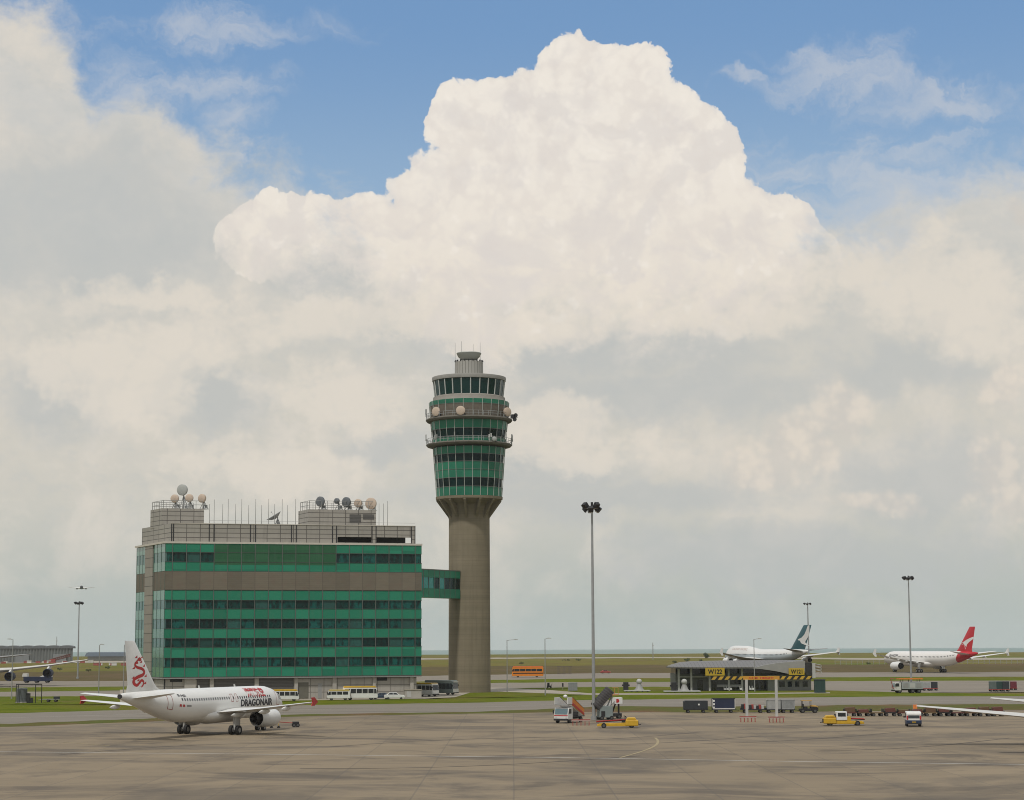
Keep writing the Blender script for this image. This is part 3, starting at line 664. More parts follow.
# ------------------------------------------------------------------ the green glass block
YA = 419.0
A = P(163.3, 690, YA); A.z = 0
C = P(421.5, 690, 434.0); C.z = 0
Bk = P(134.6, 690, 439.0); Bk.z = 0
vx = (C - A); BW = vx.length; BA = math.atan2(vx.y, vx.x)
inv = Matrix.Rotation(-BA, 3, 'Z'); bl = inv @ (Bk - A)
BX, BY = bl.x, bl.y                     # back-left corner in the block's own frame
zA = lambda y: zat(163.3, y, YA)
Z = {k: zA(y) for k, y in dict(par=541.3, top=543.2, w5t=552, w5b=561.6, g5=571, gr=590, w4t=600, w4b=608.7, w3t=619, w3b=628.6, w2t=638.3, w2b=647.3, w1t=658, w1b=667.2, bot=677.3).items()}
NB = 19; HB = .5; BAY = BW / NB          # half a bay at each end
def cust_glass(c1, c2, rowvar=.25, dirt=.25):
    def f(g, b, tc):
        x, y, z = g.xyz(tc)
        wn = g.new('ShaderNodeTexWhiteNoise', noise_dimensions='2D')
        g.put(wn.inputs['Vector'], g.comb(g.m('FLOOR', g.m('DIVIDE', g.m('SUBTRACT', x, BAY / 2), BAY)), g.m('FLOOR', g.m('DIVIDE', z, 2.1)), 0.))
        c = g.mix(wn.outputs[0], c1, c2)
        st = g.noise(g.v('MULTIPLY', tc, (1, 1, .12)), 1.2, 5, .65)
        return g.mix(g.ss(st, .5, .75, 0., dirt), c, (.10, .16, .12))
    return f
m_sp = mat('green_spandrel_glass', rough=.3, spec=.22, custom=cust_glass((.018, .165, .10), (.027, .228, .138)))
m_sp_side = mat('green_side_glass', rough=.12, spec=1.0, custom=cust_glass((.05, .19, .13), (.07, .23, .155)))  # paler than the front glass: some reflected sky is put into the base colour
m_sp_side.node_tree.nodes['Principled BSDF'].inputs['IOR'].default_value = 2.1
m_olive = mat('olive_green_glass', rough=.3, spec=.22, custom=cust_glass((.022, .095, .045), (.035, .125, .06)))
def cust_win(g, b, tc):
    r = g.new('ShaderNodeObjectInfo').outputs['Random']
    x, y, z = g.xyz(tc)
    c = g.mix(g.ss(r, .1, .9), (.002, .028, .023), (.006, .095, .08))
    n = g.noise(g.v('ADD', g.v('MULTIPLY', tc, (1.3, 1, .55)), g.comb(g.m('MULTIPLY', r, 50.), 0., 0.)), .9, 4, .6)
    c = g.mix(g.ss(n, .44, .62, 0., .85), c, (.004, .012, .011))
    c = g.mix(g.ss(g.m('FRACT', g.m('MULTIPLY', r, 7.3)), .84, .86, 0., .65), c, (.035, .105, .09))
    return g.mix(g.ss(g.noise(tc, 2.5, 3), .62, .7, 0., .3), c, (.05, .10, .09))
m_win = mat('teal_window_glass', rough=.1, spec=.25, custom=cust_win)
def cust_panel(c1, bw, bh, jc=.45, off=0., ax='xz'):
    def f(g, b, tc):
        x, y, z = g.xyz(tc)
        u = g.m('ADD', x, g.m('MULTIPLY', y, 1.0))
        fu = g.m('ABSOLUTE', g.m('SUBTRACT', g.m('FRACT', g.m('DIVIDE', u, bw)), .5)); fz = g.m('ABSOLUTE', g.m('SUBTRACT', g.m('FRACT', g.m('DIVIDE', g.m('ADD', z, off), bh)), .5))
        j = g.m('MAXIMUM', g.ss(fu, .5 - .09 / bw, .5 - .05 / bw), g.ss(fz, .5 - .09 / bh, .5 - .05 / bh))
        wn = g.new('ShaderNodeTexWhiteNoise', noise_dimensions='2D')
        g.put(wn.inputs['Vector'], g.comb(g.m('FLOOR', g.m('ADD', g.m('DIVIDE', u, bw), .0)), g.m('FLOOR', g.m('DIVIDE', g.m('ADD', z, off), bh)), 0.))
        c = g.mix(1., c1, g.mix(wn.outputs[0], (.92,) * 3, (1.06,) * 3), 'MULTIPLY')
        st = g.noise(g.v('MULTIPLY', tc, (1.2, 1.2, .15)), 1., 5, .65)
        c = g.mix(g.ss(st, .48, .75, 0., .4), c, tuple(k * .62 for k in c1))
        return g.mix(g.m('MULTIPLY', j, jc), c, (.03, .025, .022))
    return f
m_panel = mat('grey_wall_panels', rough=.55, custom=cust_panel((.30, .28, .245), BAY, 1.02, .8))
m_pier = mat('grey_pier_panels', rough=.55, custom=cust_panel((.27, .245, .205), 50, 2.0, .8))
def cust_band(g, b, tc):
    n = g.noise(g.v('MULTIPLY', tc, (.25, .25, 1.)), 1.3, 6, .65); n3 = g.noise(tc, .6, 5, .6)
    x, y, z = g.xyz(tc)
    fz = g.m('ABSOLUTE', g.m('SUBTRACT', g.m('FRACT', g.m('DIVIDE', z, .42)), .5))
    c = g.mix(n, (.122, .104, .076), (.185, .158, .118)); c = g.mix(g.ss(n3, .5, .7, 0., .5), c, (.165, .115, .088))
    wn = g.new('ShaderNodeTexWhiteNoise', noise_dimensions='1D'); g.put(wn.inputs['W'], g.m('FLOOR', g.m('DIVIDE', g.m('SUBTRACT', x, BAY / 2), BAY)))
    c = g.mix(1., c, g.mix(wn.outputs[0], (.86,) * 3, (1.1,) * 3), 'MULTIPLY')
    fu = g.m('ABSOLUTE', g.m('SUBTRACT', g.m('FRACT', g.m('DIVIDE', g.m('SUBTRACT', x, BAY / 2), BAY)), .5)); c = g.mix(g.ss(fu, .47, .485, 0., .45), c, (.05, .045, .04))
    return g.mix(g.ss(fz, .40, .48, 0., .22), c, (.04, .04, .035))
m_band = mat('brown_louvre_band', rough=.7, custom=cust_band)
m_mul = mat('mullion_metal', (.12, .135, .12), .4, .3)
m_cop = mat('pale_coping', (.52, .48, .42), .6)
m_dark = mat('shadowed_opening', (.02, .02, .02), .7)
m_louv = mat('grey_louvre', rough=.6, custom=lambda g, b, tc: g.mix(g.ss(g.m('ABSOLUTE', g.m('SUBTRACT', g.m('FRACT', g.m('DIVIDE', g.xyz(tc)[2], .3)), .5)), .25, .4), (.10, .095, .088), (.05, .047, .043)))
bd = thing('office_building', 'long office block banded in green glass with a brown band and grey rooftop storey', 'office building', (A.x, A.y, 0), BA)
def bpt(u, side_t, dd=0.):  # point on footprint
    return (u, 0)
nx, ny = -BY / math.hypot(BX, BY), BX / math.hypot(BX, BY)      # outward normal of the left side
def shell(name, z0, z1, m, proud=0., parent=bd, faces='FLRB'):
    b = MB()
    l = (proud * nx, proud * ny)
    pts = [(-proud * .9, -proud), (BW + proud, -proud), (BW + proud + BX, BY + proud), (BX - proud * 1.2, BY + proud)]
    b.prism(pts, z0, z1, 'z'); return b.build(name, m, parent)
def side_patch(name, t0, t1, z0, z1, m, out=.05, th=.25):
    L_ = math.hypot(BX, BY); ux, uy = BX / L_, BY / L_
    p = [(ux * t0 + nx * out, uy * t0 + ny * out), (ux * t1 + nx * out, uy * t1 + ny * out), (ux * t1 + nx * (out - th), uy * t1 + ny * (out - th)), (ux * t0 + nx * (out - th), uy * t0 + ny * (out - th))]
    b = MB(); b.prism(p, z0, z1, 'z'); return b.build(name, m, bd)
SL = math.hypot(BX, BY)
shell('core', Z['bot'] + .02, Z['top'] - .1, m_dark, -.6)
bands = [('spandrel', 'bot', 'w1b'), ('spandrel', 'w1t', 'w2b'), ('spandrel', 'w2t', 'w3b'), ('spandrel', 'w3t', 'w4b'), ('spandrel', 'w4t', 'gr'), ('louvre_band', 'gr', 'g5'), ('spandrel', 'g5', 'w5b'), ('spandrel', 'w5t', 'top')]
for nm, a, c in bands:
    b = MB(); b.box(0, -.115 if nm == 'louvre_band' else 0, Z[a] + (.07 if nm == 'louvre_band' else 0), BW, .35, Z[c] - (.07 if nm == 'louvre_band' else 0)); b.build(nm, m_band if nm == 'louvre_band' else m_sp, bd)
# fields of flat olive glass in the middle of the top storey
xo0, xo1 = BAY * 3.5 + .0, BAY * 12.5
b = MB(); b.box(xo0, -.012, Z['g5'] + 1.4, xo1, .30, Z['top'] - .15); b.build('olive_glass_field', m_olive, bd)
edges = [0.] + [BAY * (i + .5) for i in range(NB)] + [BW]
for rowt, rowb in (('w1t', 'w1b'), ('w2t', 'w2b'), ('w3t', 'w3b'), ('w4t', 'w4b'), ('w5t', 'w5b')):
    for i in range(NB + 1):
        x0, x1 = edges[i], edges[i + 1]
        if rowt == 'w5t' and x1 > xo0 + .1 and x0 < xo1 - .1: continue
        b = MB(); b.box(x0 + .09, .16, Z[rowb] + .02, x1 - .09, .30, Z[rowt] - .02)
        b.build('window', m_win, bd)
for x in edges[1:-1]:
    b = MB(); b.box(x - .07, -.09, Z['bot'] + .02, x + .07, .16, Z['top'] - .05); b.build('mullion', m_mul, bd)
for k in ('bot', 'w1b', 'w1t', 'w2b', 'w2t', 'w3b', 'w3t', 'w4b', 'w4t', 'gr', 'g5', 'w5b', 'w5t'):
    b = MB(); b.box(-.03, -.06, Z[k] - .06, BW + .03, .12, Z[k] + .04); b.build('transom', mat('dark_transom', (.05, .06, .052), .5), bd)
# left side: two glazed bays with a panelled pier between; right side and rear plain glass
for t0, t1 in ((.02, SL * .395), (SL * .67, SL - .02)):
    for nm, a, c in bands: side_patch('side_louvre' if nm == 'louvre_band' else 'side_spandrel', t0, t1, Z[a] + .03, Z[c] - .03, m_band if nm == 'louvre_band' else m_sp_side)
    for rt, rb in (('w1t', 'w1b'), ('w2t', 'w2b'), ('w3t', 'w3b'), ('w4t', 'w4b'), ('w5t', 'w5b')): side_patch('side_window', t0, t1, Z[rb], Z[rt], mat('side_window_glass', rough=.1, spec=1., custom=cust_glass((.04, .13, .12), (.05, .155, .135))), .0)  # side panes also lightened, sky reflection painted into their colour
    n_ = 3
    for k in range(n_ + 1):
        t = t0 + (t1 - t0) * k / n_; side_patch('side_mullion', max(t - .06, .02), t + .06, Z['bot'], Z['top'] - .05, mat('dull_side_mullion', (.12, .16, .14), .8, spec=.1), .09, .12)
side_patch('side_pier', SL * .40, SL * .665, .2, Z['top'] + .1, m_pier, .28, .7)
b = MB(); b.box(-.05, 0, 0, .35, .35, 1)
rs = MB(); rs.prism([(BW - .3, .36), (BW, .36), (BW + BX, BY), (BW + BX - .3, BY)], Z['bot'], Z['top'], 'z'); rs.build('end_wall', m_sp, bd)
rs = MB(); rs.prism([(BW + BX - .31, BY - .3), (BW + BX, BY), (BX, BY), (BX + .1, BY - .3)], Z['bot'], Z['top'], 'z'); rs.build('rear_wall', m_sp, bd)
b = MB(); b.prism([(.2, -.12), (-.35, -.12), (BX - .5, BY + .1), (BW + BX, BY + .1), (BW + .15, -.12)], Z['top'], Z['par'], 'z'); b.build('roof', m_cop, bd)
b = MB(); b.prism([(.0, .0), (BX, BY), (BW + BX, BY), (BW, .0)], Z['bot'] - .35, Z['bot'] - .07, 'z'); b.build('soffit', m_grey, bd)
# ground storey, set back, with piers, shutters and doors
gz = Z['bot'] - .36
b = MB(); b.prism([(.4, .9), (BX + .5, BY - .9), (BW + BX - .6, BY - .9), (BW - .9, .9)], .1, gz, 'z'); b.build('ground_wall', mat('ground_floor_panels', rough=.6, custom=cust_panel((.34, .32, .28), 2.9, 1.45, .6)), bd)
def gx(px): return (px - 163.3) / (421.5 - 163.3) * BW
def opening(name, p0, p1, y0, y1, m, d=.05):
    b = MB(); b.box(gx(p0), .9 - d, zA(y1) if y1 < 696 else .15, gx(p1), .9 + .02, min(zA(y0), gz - .05)); return b.build(name, m, bd)
opening('shutter', 155 + 9, 165.5, 678, 700, m_dark)
opening('ventilator', 170, 182, 678.5, 682.2, m_dark)
opening('shutter', 196.5, 208.5, 678, 700, m_louv); opening('shutter', 213, 252.5, 678, 700, m_louv)
opening('shutter', 257.5, 292, 678, 700, m_louv)
opening('service_door', 296.5, 307, 683.8, 700, mat('olive_grey_door', (.12, .115, .09), .6)); opening('door', 316.5, 320.3, 685, 700, m_grey)
opening('ventilator', 376.5, 387, 678.6, 682.8, m_dark)
for p0, p1 in ((184, 195), (209, 212.6), (253, 257), (292.6, 296), (331, 335), (372, 375), (410.5, 414)):
    b = MB(); b.box(gx(p0), .55, .12, gx(p1), .88, gz - .02); b.build('pier', m_conc, bd)
def proj(p):
    d = p - CAM; k = d.dot(FWD); return (CX + F * d.dot(RT) / k, CY - F * d.dot(UP) / k)
def lx(px, d, zz=36.):   # x in the block's frame seen at column px, at depth d behind the front line
    lo, hi = -20., BW + 10
    for _ in range(50):
        m_ = (lo + hi) / 2; w = A + Matrix.Rotation(BA, 3, 'Z') @ Vector((m_, d, zz)); lo, hi = (m_, hi) if proj(w)[0] < px else (lo, m_)
    return lo
# rooftop storey and its two plant rooms
YP = 421.0
zp = lambda y: zat(171, y, YP)
lx1 = lambda px: lx(px, 1.2)
pt, pb = zp(523.6), Z['par'] + .02
x0p, x1p = lx(171, 1.2), lx(415.4, 1.2)
mpp = mat('rooftop_panels', rough=.5, custom=cust_panel((.31, .29, .255), BAY * .98, .98, .8, .3))
q0, q1, q2, q3 = (x0p, 1.2), (x1p, 1.2), (x1p + BX * .85, BY - 1.5), (lx(142.2, BY - 1.6), BY - 1.6)
zs0, zs1 = zp(541.2), zp(535.2)
sl = [(lx1(337.6), lx1(371.6)), (lx1(376.6), lx1(406.4))]
def wallbox(x0, x1, z0, z1, nm='rooftop_wall'): b = MB(); b.box(x0, 1.2, z0, x1, 1.7, z1); b.build(nm, mpp, bd)
wallbox(x0p, sl[0][0], pb, pt); wallbox(sl[0][0], x1p, zs1, pt); wallbox(sl[0][0], x1p, pb, zs0 + .05); wallbox(sl[0][1], sl[1][0], zs0, zs1); wallbox(lx1(412), x1p, zs0, zs1)
b = MB(); b.prism([q0, (q0[0] + .5, 1.7), (q3[0] + .5, q3[1]), q3], pb, pt, 'z'); b.build('rooftop_wall', mpp, bd)
b = MB(); b.prism([(q3[0], q3[1]), (q2[0], q2[1]), (q2[0], q2[1] + .4), (q3[0], q3[1] + .4)], pb, pt, 'z'); b.build('rooftop_wall', mpp, bd)
b = MB(); b.prism([(x0p + .5, 1.7), (lx1(408.5), 1.7), (lx1(408.5) + BX * .8, q2[1]), (q3[0] + .5, q3[1])], pt - .5, pt - .06, 'z'); b.build('rooftop_slab', m_conc, bd)
b = MB(); b.box(sl[0][0] - 1, 4.2, pb, lx1(408.5), 4.5, pt - .5); b.build('plant_wall', m_dark, bd)
for p in (171.6, 173.6, 209.3, 214.2, 250.5, 255.5, 291.5, 296.3, 332.5, 336.5, 372, 376, 411.3, 415):
    b = MB(); b.box(lx1(p) - .09, 1.12, pb, lx1(p) + .09, 1.21, pt); b.build('joint_strip', m_dk, bd)
b = MB(); b.box(x0p - .05, 1.1, pt, x1p + .05, 1.75, pt + .12); b.build('coping', m_cop, bd)
def plant(xl, xr, d0, d1, yt, px0, Yd, nm):
    zt = zat(px0, yt, Yd); b = MB(); k = BX / BY
    b.prism([(xl, d0), (xr, d0), (xr + k * (d1 - d0), d1), (lx(150.2 if px0 < 200 else 298.2, d1), d1)], pt - .4, zt, 'z'); b.build(nm, mpp, bd); return zt
def wd(px, d):   # world depth of that point
    return (A + Matrix.Rotation(BA, 3, 'Z') @ Vector((lx(px, d), d, 0))).y
zl = plant(lx(161.7, 7.5), lx(203.8, 7.5), 7.5, 14.5, 508.2, 162, wd(162, 7.5), 'plant_room')
zr = plant(lx(308.2, 6), lx(376, 6), 6, 13, 509.3, 310, wd(310, 6), 'plant_room')
b = MB(); b.box(lx(349.5, 6), 5.95, zat(355, 522.8, wd(355, 6)), lx(361, 6), 6.05, zat(355, 514.4, wd(355, 6))); b.build('louvre', m_louv, bd)
b = MB(); b.box(lx(362.8, 6), 5.95, zat(368, 519.5, wd(368, 6)), lx(374, 6), 6.05, zat(368, 514.4, wd(368, 6))); b.build('louvre', m_louv, bd)
def toW(x, y, z): return A + Matrix.Rotation(BA, 3, 'Z') @ Vector((x, y, z))
def rail_loop(pts, z, h, nm, mats, parent, step=1.6):
    for (xa, ya), (xb, yb) in zip(pts[:-1], pts[1:]):
        n = max(2, int(math.hypot(xb - xa, yb - ya) / step))
        b = MB()
        for hh in (h, h * .5): b.cyl((xa, ya, z + hh), (xb, yb, z + hh), .055, n=5)
        for i in range(n + 1): x, y = xa + (xb - xa) * i / n, ya + (yb - ya) * i / n; b.cyl((x, y, z), (x, y, z + h), .055, n=5)
        b.build(nm, mats, parent)
k = BX / BY
for xl, xr, d0, d1, z, h in ((lx(161.7, 7.5), lx(203.8, 7.5), 7.5, 14.5, zl, 1.7), (lx(308.2, 6), lx(376, 6), 6, 13, zr, 1.9)):
    rail_loop([(xr - .3, d0 + .3), (xl + .3, d0 + .3), (lx(150.6 if xl < 10 else 298.6, d1) + .3, d1 - .3), (xr + k * (d1 - d0) - .3, d1 - .3)], z, h, 'roof_railing', m_grey, bd, 1.3)
b = MB(); b.cyl((x0p + 8, 1.4, pt + .75), (lx(298, 1.4), 1.4, pt + .75), .03, n=5); b.cyl((lx1(376), 1.4, pt + .7), (x1p, 1.4, pt + .7), .03, n=5); b.build('safety_wire', m_steel, bd)
# whip aerials along the parapet
GW = 'whip aerials along the rooftop parapet'
proto = None
for i, (px, y) in enumerate([(209.3, 504), (214, 499.5), (222.5, 504), (228, 499), (235.5, 504), (241.5, 499), (248.5, 505), (255.5, 499), (261.5, 505), (268.5, 499), (274.5, 504), (282, 499), (287.5, 505), (295.5, 499), (379, 503.5), (383.3, 503.5), (387.6, 501)]):
    x = lx(px, 1.9); w = toW(x, 1.9, pt); h = zat(px, y, w.y) - pt
    b = MB(); b.cyl((0, 0, 0), (0, 0, .5), .07, n=6); b.cyl((0, 0, .5), (0, 0, h), .065, .045, n=5); o = b.build('whip_aerial', m_grey, loc=w)
    tag(o, 'thin vertical whip aerial standing on the grey rooftop parapet of the green block', 'aerial', GW)
# dishes
m_pink = mat('beige_dish_cover', (.50, .40, .315), .6, var=.08); m_dishg = mat('slate_dish_cover', (.12, .13, .14), .5, var=.08); m_dishl = mat('pale_grey_dish', (.36, .37, .35), .5, var=.08)
def dish(label, loc, r, face, mface, z0, tilt=0., drum=True, group=None):
    """round antenna at loc, facing direction face (degrees from -Y), on a post that stands at height z0"""
    t = thing('dish_antenna', label, 'dish antenna', (loc.x, loc.y, z0), R(face), group)
    h = loc.z - z0; X = Matrix.Translation((0, -.35, h)) @ Matrix.Rotation(R(90 - tilt), 4, 'X')
    b = MB()
    if drum: b.lathe([(.02, .12), (r * .5, .10), (r * .97, .02), (r, 0), (r, -.45), (r * .85, -.6), (r * .3, -.75), (.02, -.78)], 28, 0, False, X)
    else: b.lathe([(.02, -.42 * r), (r * .5, -.3 * r), (r, 0), (r * 1.01, -.06), (r * .5, -.36 * r), (.02, -.5 * r)], 28, 0, False, X)
    b.build('reflector', mface, t, sharp=50)
    b = MB(); b.cyl((0, .55, 0), (0, .55, h + .2), .12, n=8); b.cyl((0, .55, h), (0, 0, h), .16, n=8); b.box(-.35, .25, -.02, .35, .85, .08); [b.cyl((sx, sy, 0), (0, .55, h * .75), .07, n=5) for sx in (-.7, .7) for sy in (0., 1.2)] if h > .8 else None
    b.box(-.75, -.1, .0, .75, 1.3, .12); b.box(.25, .5, .3, .7, .9, .9); b.build('mount', m_steel, t)
    if not drum: b = MB(); b.cyl(X @ Vector((0, 0, -.3 * r)), X @ Vector((0, 0, .5 * r)), .03, n=5); b.ball(X @ Vector((0, 0, .5 * r)), .12, 6); b.build('feed_horn', m_steel, t)
    return t
def rd(px, y, d): w = toW(lx(px, d), d, 0); return Vector((w.x, w.y, zat(px, y, w.y)))
GD = 'dish antennas on the rooftop plant rooms'
S_ = 434 / 2000
dish('large pale grey dish standing above the other dishes on the left plant room', rd(182, 490, 11), 5.6 * S_, -20, m_dishl, zl, group=GD)
dish('beige round dish at the left end of the low row on the left plant room', rd(174.5, 498.6, 8.6), 4.1 * S_, -12, m_pink, zl, group=GD)
dish('beige round dish directly below the large pale grey dish', rd(189, 498, 8.6), 4.0 * S_, -8, m_pink, zl, group=GD)
dish('beige round dish at the right corner of the left plant room', rd(202, 498.4, 8.6), 4.3 * S_, -28, m_pink, zl, group=GD)
dish('slate grey dish at the left of the row on the right plant room', rd(320.5, 501.6, 7), 5.1 * S_, -35, m_dishg, zr, group=GD)
dish('smallest slate grey dish, between two larger grey ones', rd(337, 501, 7), 2.9 * S_, -35, m_dishg, zr, group=GD)
dish('slate grey dish next to the smaller beige dish on the right plant room', rd(346.5, 502.2, 7), 5.1 * S_, -35, m_dishg, zr, group=GD)
dish('smaller beige dish between a slate grey dish and the biggest beige dish', rd(358.2, 503.2, 7), 4.2 * S_, -25, m_pink, zr, group=GD)
dish('biggest beige dish at the right end of the right plant room', rd(371, 503.6, 7), 5.9 * S_, -20, m_pink, zr, group=GD)
w = rd(275, 515.5, 5.0)
dish('open dish antenna tilted up at the sky on the middle of the roof', w, 1.75, -75, m_steel, pt - .1, tilt=58, drum=False)
# ------------------------------------------------------------------ link bridge and tower
TX, TY = (468.7 - 512) / 2000 * 483, 483.0
def thz(y): return zat(469, y, TY - 26 * TS if y > 372 else TY)
TS = TY / F
def cust_tower(g, b, tc):
    x, y, z = g.xyz(tc)
    fz = g.m('ABSOLUTE', g.m('SUBTRACT', g.m('FRACT', g.m('DIVIDE', z, 1.25)), .5))
    wn = g.new('ShaderNodeTexWhiteNoise', noise_dimensions='1D'); g.put(wn.inputs['W'], g.m('FLOOR', g.m('ADD', g.m('DIVIDE', z, 1.25), .5)))
    st = g.noise(g.v('MULTIPLY', tc, (1, 1, .06)), .8, 6, .65); n = g.noise(tc, .3, 5, .6)
    c = g.mix(n, (.185, .155, .105), (.245, .21, .148)); c = g.mix(g.ss(st, .45, .75, 0., .5), c, (.13, .112, .08))
    c = g.mix(1., c, g.mix(wn.outputs[0], (.92,) * 3, (1.06,) * 3), 'MULTIPLY')
    return g.mix(g.ss(fz, .455, .48, 0., .3), c, (.10, .09, .07))
m_tow = mat('board_marked_concrete', rough=.85, spec=.25, custom=cust_tower)
tw = thing('control_tower', 'tall round concrete control tower with flared green glass head', 'control tower', (TX, TY, 0))
r0 = 20.9 * TS
b = MB(); b.lathe([(r0, -.1), (r0 * .985, thz(600)), (r0 * .975, thz(510)), (.05, thz(510) + .01)], 64); b.build('shaft', m_tow, tw, sharp=40)
b = MB(); b.lathe([(r0 * .976, thz(516)), (r0 * .99, thz(511)), (23 * TS, thz(504)), (29 * TS, thz(499.5)), (33.4 * TS, thz(498)), (33.6 * TS, thz(495.5)), (.05, thz(495.4))], 52); b.build('flared_collar', m_tow, tw, sharp=25)
for i in range(13):
    a = 2 * math.pi * (i + .5) / 13; X = Matrix.Rotation(a, 4, 'Z')
    b = MB(); b.prism([(r0 * .96, thz(519)), (r0 * 1.0, thz(516)), (32.9 * TS, thz(499.5)), (32.9 * TS, thz(498.2)), (32.8 * TS, thz(496.5)), (24 * TS, thz(501)), (r0 * .96, thz(505))], -.28, .28, 'y', 0, X); b.build('collar_rib', m_tow, tw)
NF = 26
def hw(y):   # half width of the glass head at a row of the photo
    pts = [(495.5, 32.6), (445, 36.2), (420, 38.6), (399, 40.2)]
    for (a, ra), (c, rc) in zip(pts[:-1], pts[1:]):
        if c <= y <= a: return (ra + (rc - ra) * (a - y) / (a - c)) * TS
    return (pts[0][1] if y > 495 else pts[-1][1]) * TS
m_tg = mat('tower_green_glass', rough=.25, spec=.3, custom=cust_glass((.017, .135, .082), (.026, .19, .112), dirt=.2))
m_tw = mat('tower_dark_windows', rough=.1, spec=.2, custom=cust_glass((.002, .010, .009), (.003, .022, .02), dirt=.05))
rows = [('spandrel', 495.3, 486.5), ('window_band', 486.3, 477.7), ('spandrel', 477.5, 469.6), ('spandrel', 469.4, 461.7), ('window_band', 461.5, 453.9), ('spandrel', 453.7, 446.5),
        ('spandrel', 441.5, 437.2), ('window_band', 437, 428.7), ('spandrel', 428.5, 419), ('louvre_band', 416, 404.2), ('spandrel', 404, 399.7)]
m_tband = mat('tower_louvre_band', (.13, .11, .085), .7, var=.25, scale=1.2)
def ringwall(rb, zb, rt, zt, m, nm, th=.3, mullgap=.0):
    if nm == 'window_band':    # each pane of the ring is a window of its own
        for i in range(NF):
            b = MB(); f = []
            for rr, z in ((rb - .12, zb), (rt - .12, zt)):
                for a in (i + .03, i + .97): t = 2 * math.pi * a / NF; f.append((rr * math.cos(t), rr * math.sin(t), z))
            ii = [(p[0] * .97, p[1] * .97, p[2]) for p in f]
            b.add(f + ii, [(0, 1, 3, 2), (4, 6, 7, 5), (0, 4, 5, 1), (2, 3, 7, 6), (0, 2, 6, 4), (1, 5, 7, 3)]); b.build('window', m, tw)
        return
    b = MB(); b.lathe([(rb, zb), (rt, zt), (rt - th, zt), (rb - th, zb), (rb, zb)], NF, 0, False, None, False); b.build(nm, m, tw)
for nm, yb, yt in rows: ringwall(hw(yb), thz(yb), hw(yt), thz(yt), m_tw if nm == 'window_band' else m_tband if nm == 'louvre_band' else m_tg, nm)
b = MB(); b.lathe([(31 * TS, thz(495.4)), (38.5 * TS, thz(400)), (.1, thz(399.9))], NF, 0, False, None, False); b.build('inner_core', m_dark, tw)
m_tm = mat('tower_mullion', (.40, .42, .38), .45, .2)
for i in range(NF):
    t = 2 * math.pi * i / NF; cx_, sx_ = math.cos(t), math.sin(t)
    b = MB()
    for ya, yb in ((495.3, 446), (441.2, 419), (416, 399.8)): ra, rb = hw(ya) + .05, hw(yb) + .05; b.cyl((ra * cx_, ra * sx_, thz(ya)), (rb * cx_, rb * sx_, thz(yb)), .085, n=4)
    b.build('mullion', m_tm, tw)
for yy in (486.4, 477.6, 469.5, 461.6, 453.8, 437.1, 428.6, 404.1): 
    b = MB(); b.lathe([(hw(yy) + .05, thz(yy) - .06), (hw(yy) + .05, thz(yy) + .06), (hw(yy) - .1, thz(yy) + .06), (hw(yy) - .1, thz(yy) - .06), (hw(yy) + .05, thz(yy) - .06)], NF, 0, False, None, False); b.build('transom', m_mul, tw)
# two gallery rings with handrails
for yb, yt, ro, ri in ((445.2, 441.6, 43.2, 35), (420.2, 416.4, 43.6, 37)):
    b = MB(); b.lathe([(ri * TS, thz(yb)), (ro * TS * .97, thz(yb) + .15), (ro * TS, thz(yb) + .5), (ro * TS, thz(yt) - .25), (ro * TS * .96, thz(yt)), (ri * TS, thz(yt)), (ri * TS, thz(yb))], 52); b.build('gallery', mat('gallery_concrete', (.13, .12, .10), .8, var=.2), tw, sharp=30)
    b = MB(); zz = thz(yt)
    for h in (.55, 1.1):
        rr = ro * TS * .985; pts = [(rr * math.cos(2 * math.pi * q / 52), rr * math.sin(2 * math.pi * q / 52), zz + h) for q in range(53)]; b.tube(pts, .05, 4)
    for q in range(52): t = 2 * math.pi * q / 52; b.cyl((rr * math.cos(t), rr * math.sin(t), zz), (rr * math.cos(t), rr * math.sin(t), zz + 1.1), .05, n=4)
    b.build('gallery_railing', m_steel, tw)
# cab
b = MB(); b.lathe([(37.5 * TS, thz(400.2)), (36.4 * TS, thz(397)), (36.2 * TS, thz(395)), (34.2 * TS, thz(394)), (.1, thz(394))], 52); b.build('cab_sill', mat('cab_concrete', (.27, .25, .22), .7, var=.15), tw, sharp=30)
NC = 24; m_cab = mat('cab_glass', (.003, .03, .027), .1, var=.1, spec=.3)
for i in range(NC):
    f = []
    for rr, z in ((34.1 * TS, thz(394)), (35.9 * TS, thz(378.6))):
        for a in (i + .02, i + .98): t = 2 * math.pi * (a + .25) / NC; f.append((rr * math.cos(t), rr * math.sin(t), z))
    ii = [(p[0] * .975, p[1] * .975, p[2]) for p in f]
    b = MB(); b.add(f + ii, [(0, 1, 3, 2), (4, 6, 7, 5), (0, 4, 5, 1), (2, 3, 7, 6), (0, 2, 6, 4), (1, 5, 7, 3)]); b.build('cab_window', m_cab, tw)
    t = 2 * math.pi * (i + .25) / NC; b = MB(); b.cyl((34.3 * TS * math.cos(t), 34.3 * TS * math.sin(t), thz(394)), (36 * TS * math.cos(t), 36 * TS * math.sin(t), thz(378.6)), .15, n=6); b.build('cab_column', mat('cab_column_grey', (.45, .46, .44), .5), tw)
b = MB(); b.lathe([(33.6 * TS, thz(394)), (35.3 * TS, thz(378.6))], NC, 0, False, None, False); b.build('cab_interior', m_dark, tw)
